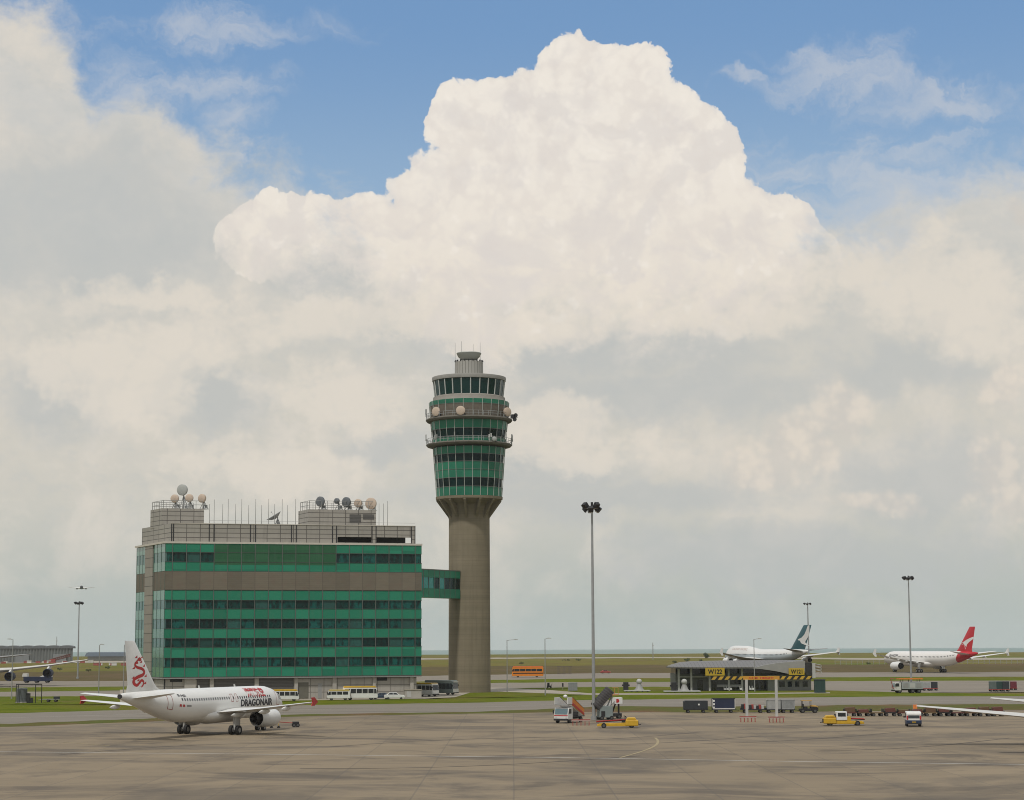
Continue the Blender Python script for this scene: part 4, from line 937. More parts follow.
b = MB(); b.lathe([(33 * TS, thz(378.5)), (37 * TS, thz(378.3)), (37.4 * TS, thz(376)), (37.2 * TS, thz(374.6)), (35 * TS, thz(374.2)), (20 * TS, thz(373.8)), (.1, thz(373.6))], 64); b.build('cab_roof', mat('cab_roof_grey', (.30, .29, .27), .6, var=.15), tw, sharp=30)
b = MB(); b.lathe([(14.4 * TS, thz(374.5)), (14.2 * TS, thz(362.4)), (13.2 * TS, thz(362)), (.1, thz(361.9))], 40); b.build('roof_drum', mat('drum_panels', rough=.6, custom=lambda g, b, tc: g.mix(g.ss(g.m('ABSOLUTE', g.m('SUBTRACT', g.m('FRACT', g.m('DIVIDE', g.m('ARCTAN2', g.xyz(tc)[1], g.xyz(tc)[0]), .2244)), .5)), .40, .46), (.33, .32, .29), (.12, .115, .10))), tw, sharp=30)
for q in range(20):
    t = 2 * math.pi * q / 20; b = MB(); b.box(-.16, -.12, thz(362.2), .16, .12, thz(360.8), 0, Matrix.Rotation(t, 4, 'Z') @ Matrix.Translation((13.9 * TS, 0, 0))); b.build('roof_lamp', m_dk, tw)
b = MB(); b.cyl((0, 0, thz(362.2)), (0, 0, thz(359.5)), 1.2, .7, n=16); b.lathe([(.1, thz(360.4)), (7.5 * TS, thz(360)), (11 * TS, thz(357.0)), (12.6 * TS, thz(353.6)), (12.3 * TS, thz(353.0)), (9 * TS, thz(353.0)), (.1, thz(354))], 40)
tag(b.build('radar_dome', m_dishl, loc=(TX, TY, 0), sharp=40), 'shallow bowl-shaped grey radar antenna on top of the control tower', 'radar')
for i, (px, y) in enumerate([(455.6, 344), (461.8, 341.5), (473.6, 344), (480.6, 341.5)]):
    b = MB(); x = (px - 469.3) * TS; z0 = thz(362.5) - .3; b.cyl((0, 0, 0), (0, 0, thz(y) - z0), .055, .035, n=5)
    tag(b.build('lightning_rod', m_steel, loc=(TX + x, TY - 1.5 + i, z0)), 'thin rod rising from the drum on the control tower roof', 'rod', 'rods on the tower roof')
# dishes and aerial clusters on the galleries
GT = 'dish antennas on the tower galleries'
for lab, px, y, r in (('beige dish on the upper tower gallery, at the left of three', 437.6, 411.6, 4.5), ('beige dish on the upper tower gallery near the middle of the tower', 462, 410.5, 4.5), ('beige dish on the upper tower gallery at its right edge', 507.5, 412, 4.5)):
    xx = (px - 469.3) * TS; rr = 42.3 * TS; yy = -math.sqrt(max(rr * rr - xx * xx, 1)); fa = math.degrees(math.atan2(xx, -yy)) * .6
    dish(lab, Vector((TX + xx, TY + yy, zat(px, y, TY + yy))), r * TS, fa, m_pink, thz(416.4), group=GT)
px, y = 494.5, 439; xx = (px - 469.3) * TS; rr = 42.3 * TS; yy = -math.sqrt(rr * rr - xx * xx)
dish('small pale dish on the lower tower gallery', Vector((TX + xx, TY + yy, zat(px, y, TY + yy))), 2.4 * TS, 20, m_dishl, thz(441.6), group=GT)
def aerial_cluster(name, label, ang_, yb, n, group, seed, big=1.):
    rnd = random.Random(seed); t = thing(name, label, 'aerial', (TX + 42.6 * TS * math.cos(ang_), TY + 42.6 * TS * math.sin(ang_), thz(yb)), ang_, group)
    for i in range(n):
        v = (i - (n - 1) / 2) * .5; h = rnd.uniform(1.2, 2.6) * big
        b = MB(); b.cyl((.1, v, -.4), (.1, v, h), .05, n=5); b.box(.0, v - .12, h * .45, .32, v + .12, h * .98); b.build('panel_aerial', mat('aerial_white', (.5, .5, .48), .5) if rnd.random() < .55 else m_grey, t)
GA = 'aerial clusters around the tower galleries'
for i, (a, yb, n, lab) in enumerate([(R(183), 441.6, 4, 'small aerial cluster at the left end of the lower tower gallery'), (R(-4), 441.6, 5, 'small aerial cluster at the right end of the lower tower gallery'), (R(184), 416.4, 3, 'small aerial cluster at the left end of the upper tower gallery'),
                                     (R(222), 441.6, 2, 'pair of panel aerials left of centre on the lower tower gallery'), (R(-60), 441.6, 2, 'pair of panel aerials right of centre on the lower tower gallery'), (R(252), 441.6, 1, 'single panel aerial on the lower gallery below the middle beige dish')]):
    aerial_cluster('aerial_cluster', lab, a, yb, n, GA, i)
t = thing('loudhailer_array', 'dark drum-shaped equipment hanging at the right end of the upper tower gallery', 'equipment', (TX + 43 * TS, TY - 2, thz(417)), 0)
for i, (dx_, dz_, r) in enumerate(((.3, .5, .55), (.95, .8, .5), (.7, -.2, .5))): b = MB(); b.cyl((dx_, -.7, dz_), (dx_, .6, dz_), r, r * .8, n=14); b.build('drum', m_dk, t)
b = MB(); b.cyl((-.4, 0, .2), (1.4, 0, .4), .1, n=6); b.build('bracket', m_steel, t)
# link bridge
e0 = toW(BW - .4, 9.0, 0); e1 = Vector(((459.6 - 512) / 2000 * 478.5, 478.3, 0))
e0 = Vector(((421.0 - 512) / 2000 * 463 - .8, 463, 0))
d_ = (e1 - e0); LB = d_.length
br = thing('link_bridge', 'green glazed link bridge joining the office block to the control tower', 'footbridge', e0, math.atan2(d_.y, d_.x))
zb = lambda y: zat(440, y, 470)
for nm, ya, yb, m in (('floor_spandrel', 597.8, 588.6, m_sp), ('roof_spandrel', 577.6, 570.4, m_sp)):
    b = MB(); b.box(0, 0, zb(ya), LB, 3.2, zb(yb)); b.build(nm, m, br)
b = MB(); b.box(.0, -.08, zb(570.4), LB, 3.3, zb(569.4)); b.build('roof', m_mul, br)
b = MB(); b.box(.1, 1.5, zb(588.6), LB - .1, 1.6, zb(577.6)); b.build('inner_wall', mat('bright_corridor', (.35, .5, .47), .6), br)
nbw = 8
for i in range(nbw):
    b = MB(); b.box(LB * i / nbw + .08, .1, zb(588.5), LB * (i + 1) / nbw - .08, .2, zb(577.7)); b.build('window', mat('bridge_window_pale', (.03, .28, .25), .1) if i < 5 and i != 3 else m_win, br)
    b = MB(); b.box(LB * i / nbw - .07, -.05, zb(597.8), LB * i / nbw + .07, .1, zb(570.4)); b.build('mullion', m_mul, br)
# ------------------------------------------------------------------ masts and lamps
GM = 'high floodlight masts'
def mast(label, px, yb, yt, Y=None, crown=1.35, r=.27, n=9):
    b0 = G(px, yb, .1) if Y is None else Vector((P(px, yb, Y).x, Y, 0))
    h = zat(px, yt, b0.y)
    t = thing('floodlight_mast', label, 'light mast', b0, 0, GM)
    b = MB(); b.cyl((0, 0, 0), (0, 0, .6), r * 1.7, n=14); b.cyl((0, 0, .6), (0, 0, h), r, r * .55, n=14); b.build('pole', m_steel, t)
    b = MB(); b.lathe([(crown * .62, h - .55), (crown * .7, h - .55), (crown * .7, h - .35), (crown * .62, h - .35), (crown * .62, h - .55)], 20)
    for k in range(4): a = k * math.pi / 2; b.cyl((0, 0, h - .45), (crown * .66 * math.cos(a), crown * .66 * math.sin(a), h - .45), .06, n=5)
    b.cyl((0, 0, h - .3), (0, 0, h + .25), .18, n=8); b.build('head_ring', m_dk, t)
    for k in range(n):
        a = 2 * math.pi * (k + .5) / n; X = Matrix.Rotation(a, 4, 'Z') @ Matrix.Translation((crown * (.95 if k % 2 else .72), 0, h - (.25 if k % 2 else (.8 if crown < 1.4 else .5)))) @ Matrix.Rotation(R(35), 4, 'Y') @ Matrix.Scale(1.15 if crown < 1.4 else .95, 4)
        b = MB(); b.prism([(-.25, -.28), (.3, -.36), (.36, .3), (-.2, .34)], -.3, .3, 'y', 0, X); f = b.build('floodlight', m_dk, t)
        b = MB(); b.box(-.2, -.26, -.40, .28, .26, -.37, 0, X); b.build('lens', m_lamp, f)
mast('tallest floodlight mast, standing on the apron beside the stair trucks', 593.9, 720, 504.5)
mast('slender floodlight mast rising in front of the red-tailed airliner', 911.4, 686, 577, crown=1.5, r=.26)
mast('distant floodlight mast left of the glass office block', 77.6, 679, 602, Y=720, crown=1.7, r=.3)
mast('distant floodlight mast behind the tail of the jumbo', 809.3, 680, 603, Y=980, crown=2.1, r=.42)
GL = 'slim lamp posts along the taxiway'
def lamp_post(label, px, yb, yt, arm, Y=None):
    b0 = G(px, yb, .1) if Y is None else Vector((P(px, yb, Y).x, Y, 0)); h = zat(px, yt, b0.y)
    t = thing('lamp_post', label, 'lamp post', b0, 0, GL)
    b = MB(); b.cyl((0, 0, 0), (0, 0, 1), .15, n=8); b.cyl((0, 0, 1), (0, 0, h), .12, .08, n=8); b.build('pole', m_grey, t)
    b = MB(); b.tube([(0, 0, h - .1), (arm * .5, 0, h + .05), (arm, 0, h + .08)], .06, 5); b.build('arm', m_grey, t)
    b = MB(); s = 1 if arm > 0 else -1; b.prism([(arm - s * .2, h), (arm + s * .7, h + .05), (arm + s * .7, h + .17), (arm, h + .24), (arm - s * .2, h + .18)], -.16, .16, 'y'); b.build('lamp_head', m_lgrey, t)
lamp_post('lamp post with a long arm, right of the tower foot', 507.2, 691.8, 640.5, 1.9)
lamp_post('lamp post with a short arm, near the grey cabinet', 545.3, 695.3, 639.2, .7)
lamp_post('lamp post in front of the low grey terminal building', 754.8, 691.5, 639.6, 1.1)
lamp_post('lamp post on the grass by the wing tip of the dragon-tailed jet', 98.6, 696.2, 645.3, .35)
lamp_post('lamp post half hidden behind the dragon tail fin', 123.4, 694.8, 645.3, .35)
lamp_post('lamp post at the left edge of the photo beside the pipe frame', 11.5, 699, 640, -.6)

# ------------------------------------------------------------------ road vehicles (local x = forwards)
def wheels(t, xs, half, r=.42, w=.26):
    for x in xs:
        for s in (-1, 1):
            b = MB(); b.cyl((x, s * (half - w), r), (x, s * half, r), r, n=16); b.cyl((x, s * (half - .02), r), (x, s * (half + .015), r), r * .55, n=12, mi=1); b.build('wheel', [m_blk, mat('dusty_hub', (.07, .07, .068), .7)], t)
def panel_window(t, pts, y0, y1, nm='window', m=None):
    b = MB(); b.prism(pts, y0, y1, 'y'); return b.build(nm, m or m_glass, t)
def bus(name, label, cat, loc, rz, L, W, H, mb_, roof=None, nwin=5, win=(.5, .82), front='flat', stripe=None, group=None, wx=None, sign=None):
    t = thing(name, label, cat, loc, rz, group)
    l, w = L / 2, W / 2; sl = .25 if front == 'flat' else .9
    pr = [(-l, .38), (l - .05, .38), (l, .75), (l - .04, H * .42), (l - sl, H - .22), (l - sl - .25, H), (-l + .18, H), (-l, H - .2)]
    b = MB(); b.prism(pr, -w, w, 'y'); b.build('body', mb_, t, bevel=.07)
    if roof: b = MB(); b.prism([(-l + .1, H - .26), (l - sl + .02, H - .26), (l - sl - .28, H + .06), (-l + .16, H + .06)], -w - .025, w + .025, 'y'); b.build('roof', roof, t, bevel=.05)
    z0, z1 = H * win[0], H * win[1]; xa, xb = -l + .35, l - sl - .55; st = (xb - xa) / nwin
    for s in (-1, 1):
        for k in range(nwin): panel_window(t, [(xa + k * st + .07, z0), (xa + (k + 1) * st - .07, z0), (xa + (k + 1) * st - .07, z1), (xa + k * st + .07, z1)], *sorted((s * (w - .05), s * (w + .02))))
        panel_window(t, [(xb + .05, z0 - .05), (l - .2, z0 - .05), (l - sl - .12, z1), (xb + .05, z1)], *sorted((s * (w - .05), s * (w + .02))), nm='cab_window')
        if stripe: b = MB(); b.box(-l + .1, s * (w + .0), H * .33, l - .4, s * (w + .03), H * .42); b.build('stripe', stripe, t)
        b = MB(); b.cyl((l - .03, s * (w - .32), .8), (l + .03, s * (w - .32), .8), .14, n=10); b.build('headlight', m_lamp, t)
        b = MB(); b.box(-l - .03, s * (w - .3) - .12, .8, -l + .01, s * (w - .3) + .12, 1.15); b.build('tail_light', m_red, t)
        b = MB(); b.box(l - sl * .5 - .1, s * (w + .08) - .08, H * .62, l - sl * .5 + .1, s * (w + .08) + .08, H * .62 + .3); b.build('wing_mirror', m_dk, t)
    X = [(l + .01, z0 - .08), (l - sl + .04, z1 + .08), (l - sl - .03, z1 + .08), (l - .1, z0 - .08)]
    panel_window(t, X, -w + .15, w - .15, 'windscreen'); panel_window(t, [(-l - .02, z0), (-l + .03, z0), (-l + .03, z1), (-l - .02, z1)], -w + .25, w - .25, 'rear_window')
    b = MB(); b.box(l - .1, -w + .05, .32, l + .07, w - .05, .55); b.build('bumper', m_dk, t)
    wheels(t, wx or (-l * .58, l * .62), w - .03, .43 if L > 6 else .34)
    return t
def GV(px, y): p = G(px, y, .1); return Vector((p.x, p.y, .1))
GB = 'vehicles parked along the foot of the office block'
bus('minibus', 'white minibus with a yellow roof stripe parked just beyond the nose of the dragon-tailed jet', 'minibus', GV(285.5, 701.2), R(8), 5.4, 2.0, 2.3, mw, m_yell, 4, group=GB)
bus('minibus', 'smaller white minibus with yellow roof line, parked behind the larger yellow-roofed bus', 'minibus', GV(338.5, 700.2), R(186), 4.7, 1.9, 2.1, mw, mat('pale_yellow_stripe', (.5, .38, .12), .5), 3, win=(.55, .84), group=GB)
bus('bus', 'white bus with a bright yellow roof parked at the foot of the glass block', 'bus', GV(360.2, 699.8), R(5), 7.2, 2.3, 2.75, mw, m_yell, 5, group=GB)
bus('minibus', 'white minibus with yellow roof seen from its front corner beside the tower', 'minibus', GV(425.5, 696.3), R(-38), 6.0, 2.2, 2.9, mw, m_yell, 4, group=GB)
coach = bus('coach', 'grey coach with a pale front parked against the tower shaft', 'bus', GV(441.5, 694.6), R(-28), 7.5, 2.5, 3.2, mat('coach_grey', (.10, .12, .115), .5), mat('coach_roof', (.14, .16, .15), .5), 6, win=(.4, .8), group=GB)
b = MB(); b.box(3.72, -1.2, .5, 3.79, 1.2, 1.35); b.build('front_panel', mw2, coach); b = MB(); b.box(3.72, -1.0, 2.75, 3.8, 1.0, 3.05); b.build('front_panel', mw2, coach)
def car(label, loc, rz, mb_, group=None, k=1., name='car'):
    t = thing(name, label, 'car', loc, rz, group); t.scale = (k,) * 3
    b = MB(); b.prism([(-2.1, .3), (2.1, .3), (2.15, .6), (1.9, .82), (.95, .92), (-1.5, .95), (-2.1, .88), (-2.15, .6)], -.86, .86, 'y'); b.build('body', mb_, t, bevel=.06)
    b = MB(); b.loft([[(1.05, s * .82, .9), (.35, s * .66, 1.42), (-.95, s * .66, 1.44), (-1.65, s * .82, .92)] for s in (-1, 1)], 0, True, False); b.build('cabin', mb_, t)
    for s in (-1, 1):
        for a in ([(.82, .95), (.30, 1.34), (-.25, 1.36), (-.25, .95)], [(-.35, .95), (-.35, 1.36), (-.9, 1.36), (-1.4, .97)]):
            b = MB(); q = [(x, s * (.835 - (z - .9) * .31 + .01), z) for x, z in a]; b.add(q, [(0, 1, 2, 3)]); b.build('window', m_glass, t)
        b = MB(); b.box(2.08, s * .6 - .2, .6, 2.16, s * .6 + .2, .74); b.build('headlight', m_lamp, t)
        b = MB(); b.box(-2.16, s * .6 - .2, .62, -2.08, s * .6 + .2, .8); b.build('tail_light', m_red, t)
    b = MB(); b.add([(1.07, -.7, .95), (1.07, .7, .95), (.42, .58, 1.38), (.42, -.58, 1.38)], [(0, 1, 2, 3)]); b.build('windscreen', m_glass, t)
    wheels(t, (-1.3, 1.35), .85, .31, .2); return t
car('dark blue car parked between the yellow-roofed bus and the white saloon', GV(381, 699), R(176), mat('dark_blue_paint', (.03, .05, .08), .35), GB, .9)
car('white saloon car parked beside the concrete box', GV(394.5, 699.2), R(4), mw, GB, 1.02)
t = thing('concrete_bunker', 'low pale concrete box with a flat lid beside the white saloon car', 'concrete box', GV(412.6, 698.4), R(12))
b = MB(); b.box(-1.75, -1, 0, 1.75, 1, 1.75); b.build('body', m_conc, t, bevel=.04)
b = MB(); b.box(-1.85, -1.1, 1.75, 1.85, 1.1, 1.9); b.build('lid', m_pale, t)
b = MB(); b.box(-1.4, -1.03, .3, -.5, -1.0, 1.5); b.build('door', m_lgrey, t)
bus('airside_bus', 'bright orange bus on the far taxiway', 'bus', GV(527.6, 677.2), R(180), 10.9, 2.6, 3.7, m_ora, mat('red_orange_paint', (.58, .12, .01), .5), 5, win=(.55, .78), stripe=m_blk)
car('tiny reddish car far out at the edge of the brown scrub', GV(605.5, 673.4), R(10), m_dred, None, .9)

# van seen from behind
t = thing('van', 'white and navy van seen from behind with an orange flag on its roof', 'van', GV(913.2, 726.2), R(82))
l, w, H = 2.3, .98, 2.0
b = MB(); b.prism([(-l, .35), (l, .35), (l, .95), (l - .5, 1.15), (l - 1.3, H), (-l + .12, H), (-l, H - .25)], -w, w, 'y'); b.build('body', mw, t, bevel=.08)
b = MB(); b.box(-l - .02, -w - .02, .33, l - .3, w + .02, .88); b.build('lower_panel', mat('navy_paint', (.015, .03, .07), .4), t, bevel=.03)
panel_window(t, [(-l - .03, 1.15), (-l + .03, 1.15), (-l + .08, 1.78), (-l + .02, 1.78)], -.74, .74, 'rear_window')
for s in (-1, 1):
    panel_window(t, [(-l + .4, 1.15), (.9, 1.15), (.9, 1.75), (-l + .4, 1.75)], *sorted((s * (w - .03), s * (w + .015))))
    b = MB(); b.box(-l - .04, s * .86 - .1, .95, -l, s * .86 + .1, 1.5); b.build('tail_light', m_red, t)
    b = MB(); b.box(l - 1.1, s * 1.1 - .1, 1.1, l - .95, s * 1.1 + .1, 1.35); b.build('wing_mirror', m_dk, t)
b = MB(); b.box(-l - .08, -.9, .36, -l + .02, .9, .55); b.build('bumper', m_dk, t)
b = MB(); b.box(-l - .05, -.26, .58, -l - .03, .26, .7); b.build('number_plate', m_yell, t)
b = MB(); b.cyl((-.5, 0, H), (-.5, 0, H + .95), .025, n=5); f = b.build('flag_pole', m_grey, t)
b = MB(); b.loft([[(-.5 - .05 * math.sin(i * 1.2), -.02 - i * .11, H + .35 + j * .55) for i in range(6)] for j in (0, 1)], caps=False, closed=False); b.build('flag', mat('orange_flag', (.55, .16, .03), .8), f)
wheels(t, (-1.35, 1.4), .97, .34, .22)

# ------------------------------------------------------------------ ramp equipment by the tall mast
def truck_cab(t, x0, w, h, mcol, z0=.55):
    """forward-control cab whose front stands at x0"""
    b = MB(); b.prism([(x0 - 1.55, z0), (x0 - .02, z0), (x0, z0 + .35), (x0 - .06, z0 + h * .45), (x0 - .28, z0 + h), (x0 - 1.55, z0 + h)], -w, w, 'y'); b.build('cab', mcol, t, bevel=.06)
    panel_window(t, [(x0 + .0, z0 + h * .46), (x0 - .22, z0 + h * .92), (x0 - .30, z0 + h * .92), (x0 - .09, z0 + h * .46)], -w + .12, w - .12, 'windscreen', m_glassb)
    for s in (-1, 1):
        panel_window(t, [(x0 - 1.1, z0 + h * .5), (x0 - .2, z0 + h * .5), (x0 - .38, z0 + h * .9), (x0 - 1.1, z0 + h * .9)], *sorted((s * (w - .02), s * (w + .015))), nm='side_window')
        b = MB(); b.box(x0 - .02, s * (w - .3) - .16, z0 + .25, x0 + .03, s * (w - .3) + .16, z0 + .45); b.build('headlight', m_lamp, t)
        b = MB(); b.box(x0 - .25, s * (w + .17) - .1, z0 + h * .5, x0 - .15, s * (w + .17) + .1, z0 + h * .8); b.build('wing_mirror', m_dk, t)
    b = MB(); b.box(x0 - .15, -w, z0 - .15, x0 + .1, w, z0 + .12); b.build('bumper', m_dk, t)
    b = MB(); b.box(x0 - .01, -w + .05, z0 + .5, x0 + .025, w - .05, z0 + .62); b.build('front_stripe', m_red, t)
def flight(b, x0, z0, x1, z1, w, n, mi=0):
    for i in range(n): f = i / n; x = x0 + (x1 - x0) * f; z = z0 + (z1 - z0) * f; b.box(min(x, x + (x1 - x0) / n), -w, z - .05, max(x, x + (x1 - x0) / n), w, z + .02, mi)
st = thing('stair_truck', 'white passenger stair truck with orange side panel, cab facing left', 'stair truck', GV(569, 722.8), R(-118))
truck_cab(st, 2.55, 1.12, 1.65, mw)
b = MB(); b.box(-3.0, -.55, .55, 1.1, .55, .85); b.box(-3, -1.05, .85, .95, 1.05, .98); b.build('chassis', m_dk, st)
b = MB(); b.box(.9, -1.0, 2.55, 2.6, 1.0, 2.68); b.build('platform', m_grey, st)
for s in (-1, 1):
    b = MB(); b.box(.95, s * 1.0 - .04, 2.68, 2.5, s * 1.0 + .04, 3.65); b.build('platform_side', mw, st, bevel=.02)
    b = MB(); b.prism([(-2.9, .95), (-2.9, 1.9), (.95, 3.65), (.95, 2.5)], s * 1.0 - .035, s * 1.0 + .035, 'y'); b.build('stair_side', m_ora if s > 0 else mw, st)
    b = MB(); b.prism([(-2.9, 1.0), (-2.9, 1.3), (.95, 2.95), (.95, 2.6)], s * 1.05 - .01, s * 1.05 + .01, 'y'); b.build('side_stripe', m_red, st)
    b = MB(); b.tube([(-2.9, s, 1.95), (.95, s, 3.72)], .04, 5); b.build('handrail', m_dk, st)
b = MB(); flight(b, -2.9, .95, .95, 2.55, .92, 10); b.build('steps', m_steel, st)
b = MB(); b.box(-1.2, -.9, .98, .6, .9, 1.55); b.build('power_unit', m_dk, st, bevel=.04)
b = MB(); b.ball((1.9, .4, 3.8), .3, 8, sz=.8); b.build('beacon', mw, st)
wheels(st, (-1.9, 1.75), 1.05, .42)

def rail_trolley(label, loc, rz, L, group):
    t = thing('barrier_rail', label, 'barrier', loc, rz, group)
    b = MB(); b.box(-L / 2, -.12, .72, L / 2, .12, .84); b.build('top_rail', m_dred, t)
    b = MB(); b.box(-L / 2, -.125, .60, L / 2, .125, .70); b.build('middle_rail', mat('pinkish_white', (.42, .33, .30), .6), t)
    n = 5
    for k in range(n):
        x = -L / 2 + .18 + (L - .36) * k / (n - 1); b = MB(); b.box(x - .05, -.09, 0, x + .05, .09, .62); b.box(x - .06, -.35, 0, x + .06, .35, .07); b.build('leg', m_dred, t)
    return t
GR = 'low red and white barriers on the apron'
rail_trolley('low red barrier in front of the stair truck', GV(581, 725.5), R(-4), 2.6, GR)
rail_trolley('red and white barrier at the foot of the left gantry post', GV(748, 722.2), R(0), 2.4, GR)
rail_trolley('red and white barrier at the foot of the right gantry post', GV(776.5, 722.6), R(0), 2.3, GR)
# covered boarding stair, grey hooded
cs = thing('covered_stairs', 'grey hooded boarding stairs slanting upwards beside the tall mast', 'boarding stairs', GV(603.5, 719.8), R(14))
b = MB(); b.box(-.8, -.9, .35, 1.2, .9, 2.05); b.build('cabinet', mat('blue_grey_paint', (.20, .24, .235), .55), cs, bevel=.05)
b = MB(); b.box(-.6, -.92, .5, .0, -.9, 1.3); b.build('cabinet_door', m_dk, cs)
b = MB(); rg = []
a0, a1 = Vector((-1.1, 0, 1.7)), Vector((1.25, 0, 4.15)); nrm = Vector((-(a1 - a0).z, 0, (a1 - a0).x)).normalized(); NS = 18
for i in range(NS + 1):
    c_ = a0 + (a1 - a0) * i / NS; k = 1.0 if i % 2 else .94
    rg.append([c_ + Vector((0, math.cos(q), 0)) * .95 * k + nrm * (.25 + math.sin(q) * .85 * k) for q in [math.pi * j / 10 for j in range(11)]] )
b.loft([r + [a0 + (a1 - a0) * i / NS + Vector((0, -.95, 0)) - nrm * .25, a0 + (a1 - a0) * i / NS + Vector((0, .95, 0)) - nrm * .25] for i, r in enumerate(rg)], smooth=False)
b.build('hooped_canopy', mat('dark_canvas', (.045, .042, .042), .85, var=.25), cs)
b = MB(); b.box(1.05, -.95, 3.6, 2.1, .95, 3.75); b.build('landing', mat('orange_edge', (.42, .2, .08), .6), cs)
b = MB(); b.tube([(2.05, -.9, 3.75), (2.05, -.9, 4.7)], .04, 5); b.tube([(2.05, .9, 3.75), (2.05, .9, 4.7)], .04, 5); b.tube([(2.05, -.9, 4.7), (1.1, -.9, 4.7)], .04, 5); b.build('landing_rail', mat('orange_rail', (.5, .22, .08), .5), cs)
b = MB(); b.cyl((.6, 0, 2.0), (1.4, 0, 3.6), .1, n=6); b.cyl((1.1, .6, .5), (1.6, .6, 3.6), .07, n=6); b.build('strut', m_steel, cs)
wheels(cs, (-.5, 1.0), .95, .3, .2)
# open white stairs with a boxed platform behind
os_ = thing('boarding_stairs', 'short white open stairs with a red-lettered box platform beside the hooded stairs', 'boarding stairs', GV(612.8, 718.6), R(6))
b = MB(); flight(b, -1.2, 1.3, .3, 2.75, .6, 7); b.build('steps', m_steel, os_)
for s in (-1, 1): b = MB(); b.prism([(-1.3, 1.2), (-1.3, 1.75), (.2, 3.2), (.2, 2.65)], s * .62 - .03, s * .62 + .03, 'y'); b.build('stair_side', mw, os_)
b = MB(); b.box(.2, -.7, 2.2, 1.4, .7, 3.15); pb_ = b.build('platform_box', mw, os_, bevel=.03)
b = MB(); b.prism([(.45, 2.4), (.75, 2.4), (.9, 2.55), (.9, 2.8), (.75, 2.95), (.45, 2.95)], -.72, -.705, 'y'); b.build('red_mark', m_red, pb_)
b = MB(); b.cyl((-.2, 0, .5), (.4, 0, 2.2), .12, n=6); b.cyl((.9, -.4, .4), (.9, -.4, 2.2), .08, n=6); b.cyl((.9, .4, .4), (.9, .4, 2.2), .08, n=6); b.box(-1.0, -.6, .3, 1.3, .6, .8); b.build('frame', m_dk, os_)
wheels(os_, (-.6, .9), .8, .33, .22)
# yellow belt loaders
def belt_loader(label, loc, rz, sx, cabin, group):
    t = thing('belt_loader', label, 'belt loader', loc, rz, group)
    b = MB(); b.prism([(-2.8, .25), (1.6, .25), (1.6, .75), (-2.5, .62), (-2.8, .5)], -.75, .75, 'y'); b.build('bed', m_yell, t, bevel=.05)
    b = MB(); b.box(1.0, -.95, .3, 2.7, .95, 1.05); b.prism([(1.0, 1.05), (2.5, 1.05), (2.3, 1.4), (1.3, 1.4)], -.8, .8, 'y'); b.build('engine_housing', m_yell, t, bevel=.08)
    b = MB(); b.box(2.71, -.6, .45, 2.74, .6, .9); b.build('grille', m_dk, t)
    b = MB(); b.prism([(-2.9, .75), (1.1, .98), (1.1, 1.1), (-2.9, .87)], -.5, .5, 'y'); b.build('conveyor_belt', m_blk, t)
    for s in (-1, 1): b = MB(); b.prism([(-2.9, .86), (1.1, 1.09), (1.1, 1.17), (-2.9, .94)], s * .55 - .04, s * .55 + .04, 'y'); b.build('belt_rail', m_red, t)
    b = MB(); b.box(.5, -.6, .75, .95, 0, 1.1); b.box(.9, -.6, 1.0, 1.0, 0, 1.5); b.build('driver_seat', m_blk, t)
    b = MB(); b.cyl((1.2, -.3, 1.3), (.95, -.3, 1.55), .03, n=5); b.cyl((.93, -.3, 1.52), (.97, -.3, 1.6), .2, n=12); b.build('steering_wheel', m_blk, t)
    b = MB(); b.cyl((2.7, 0, .5), (3.1, 0, .45), .06, n=6); b.build('tow_hitch', m_dk, t)
    if cabin:
        b = MB(); b.box(-.5, -.8, .75, .95, .8, 1.9); b.build('cabin', mw, t, bevel=.05)
        for s in (-1, 1): panel_window(t, [(-.3, 1.25), (.75, 1.25), (.75, 1.75), (-.3, 1.75)], *sorted((s * .79, s * .815)))
        b = MB(); b.box(-1.0, -.7, .7, -.3, .7, 1.25); b.build('tool_box', m_yell, t)
    wheels(t, (-1.9, 1.8), .85, .34, .24); return t
GY = 'yellow belt loaders on the apron'
belt_loader('long low yellow belt loader standing at the foot of the tall mast', GV(618, 728), R(-2), 1, False, GY)
belt_loader('yellow belt loader with a small white cabin standing alone on the apron', GV(843, 725.6), R(178), 1, True, GY)
# wheel chocks and a tow bar near the jet's engine
t = thing('tow_bar', 'small tow bar with wheels lying in front of the jet engine', 'tow bar', GV(288, 727.2), R(10))
b = MB(); b.cyl((-1.6, 0, .75), (1.0, 0, .55), .06, n=6); b.build('bar', m_dred, t)
b = MB(); b.box(.6, -.4, .3, 1.5, .4, .75); b.build('head', m_dk, t); wheels(t, (.8, 1.3), .5, .28, .16)
for k, px in enumerate((271.5, 278.6)):
    t = thing('wheel_chock', ('dark chock under the engine of the dragon-tailed jet', 'dark chock in front of the engine of the dragon-tailed jet')[k], 'chock', GV(px, 728), 0, 'chocks by the jet engine')
    b = MB(); b.prism([(-.25, 0), (.25, 0), (.08, .3), (-.08, .3)], -.25, .25, 'y'); b.build('block', m_blk, t); b = MB(); b.cyl((0, 0, .3), (0, 0, .6), .03, n=5); b.build('handle', m_yell, t)

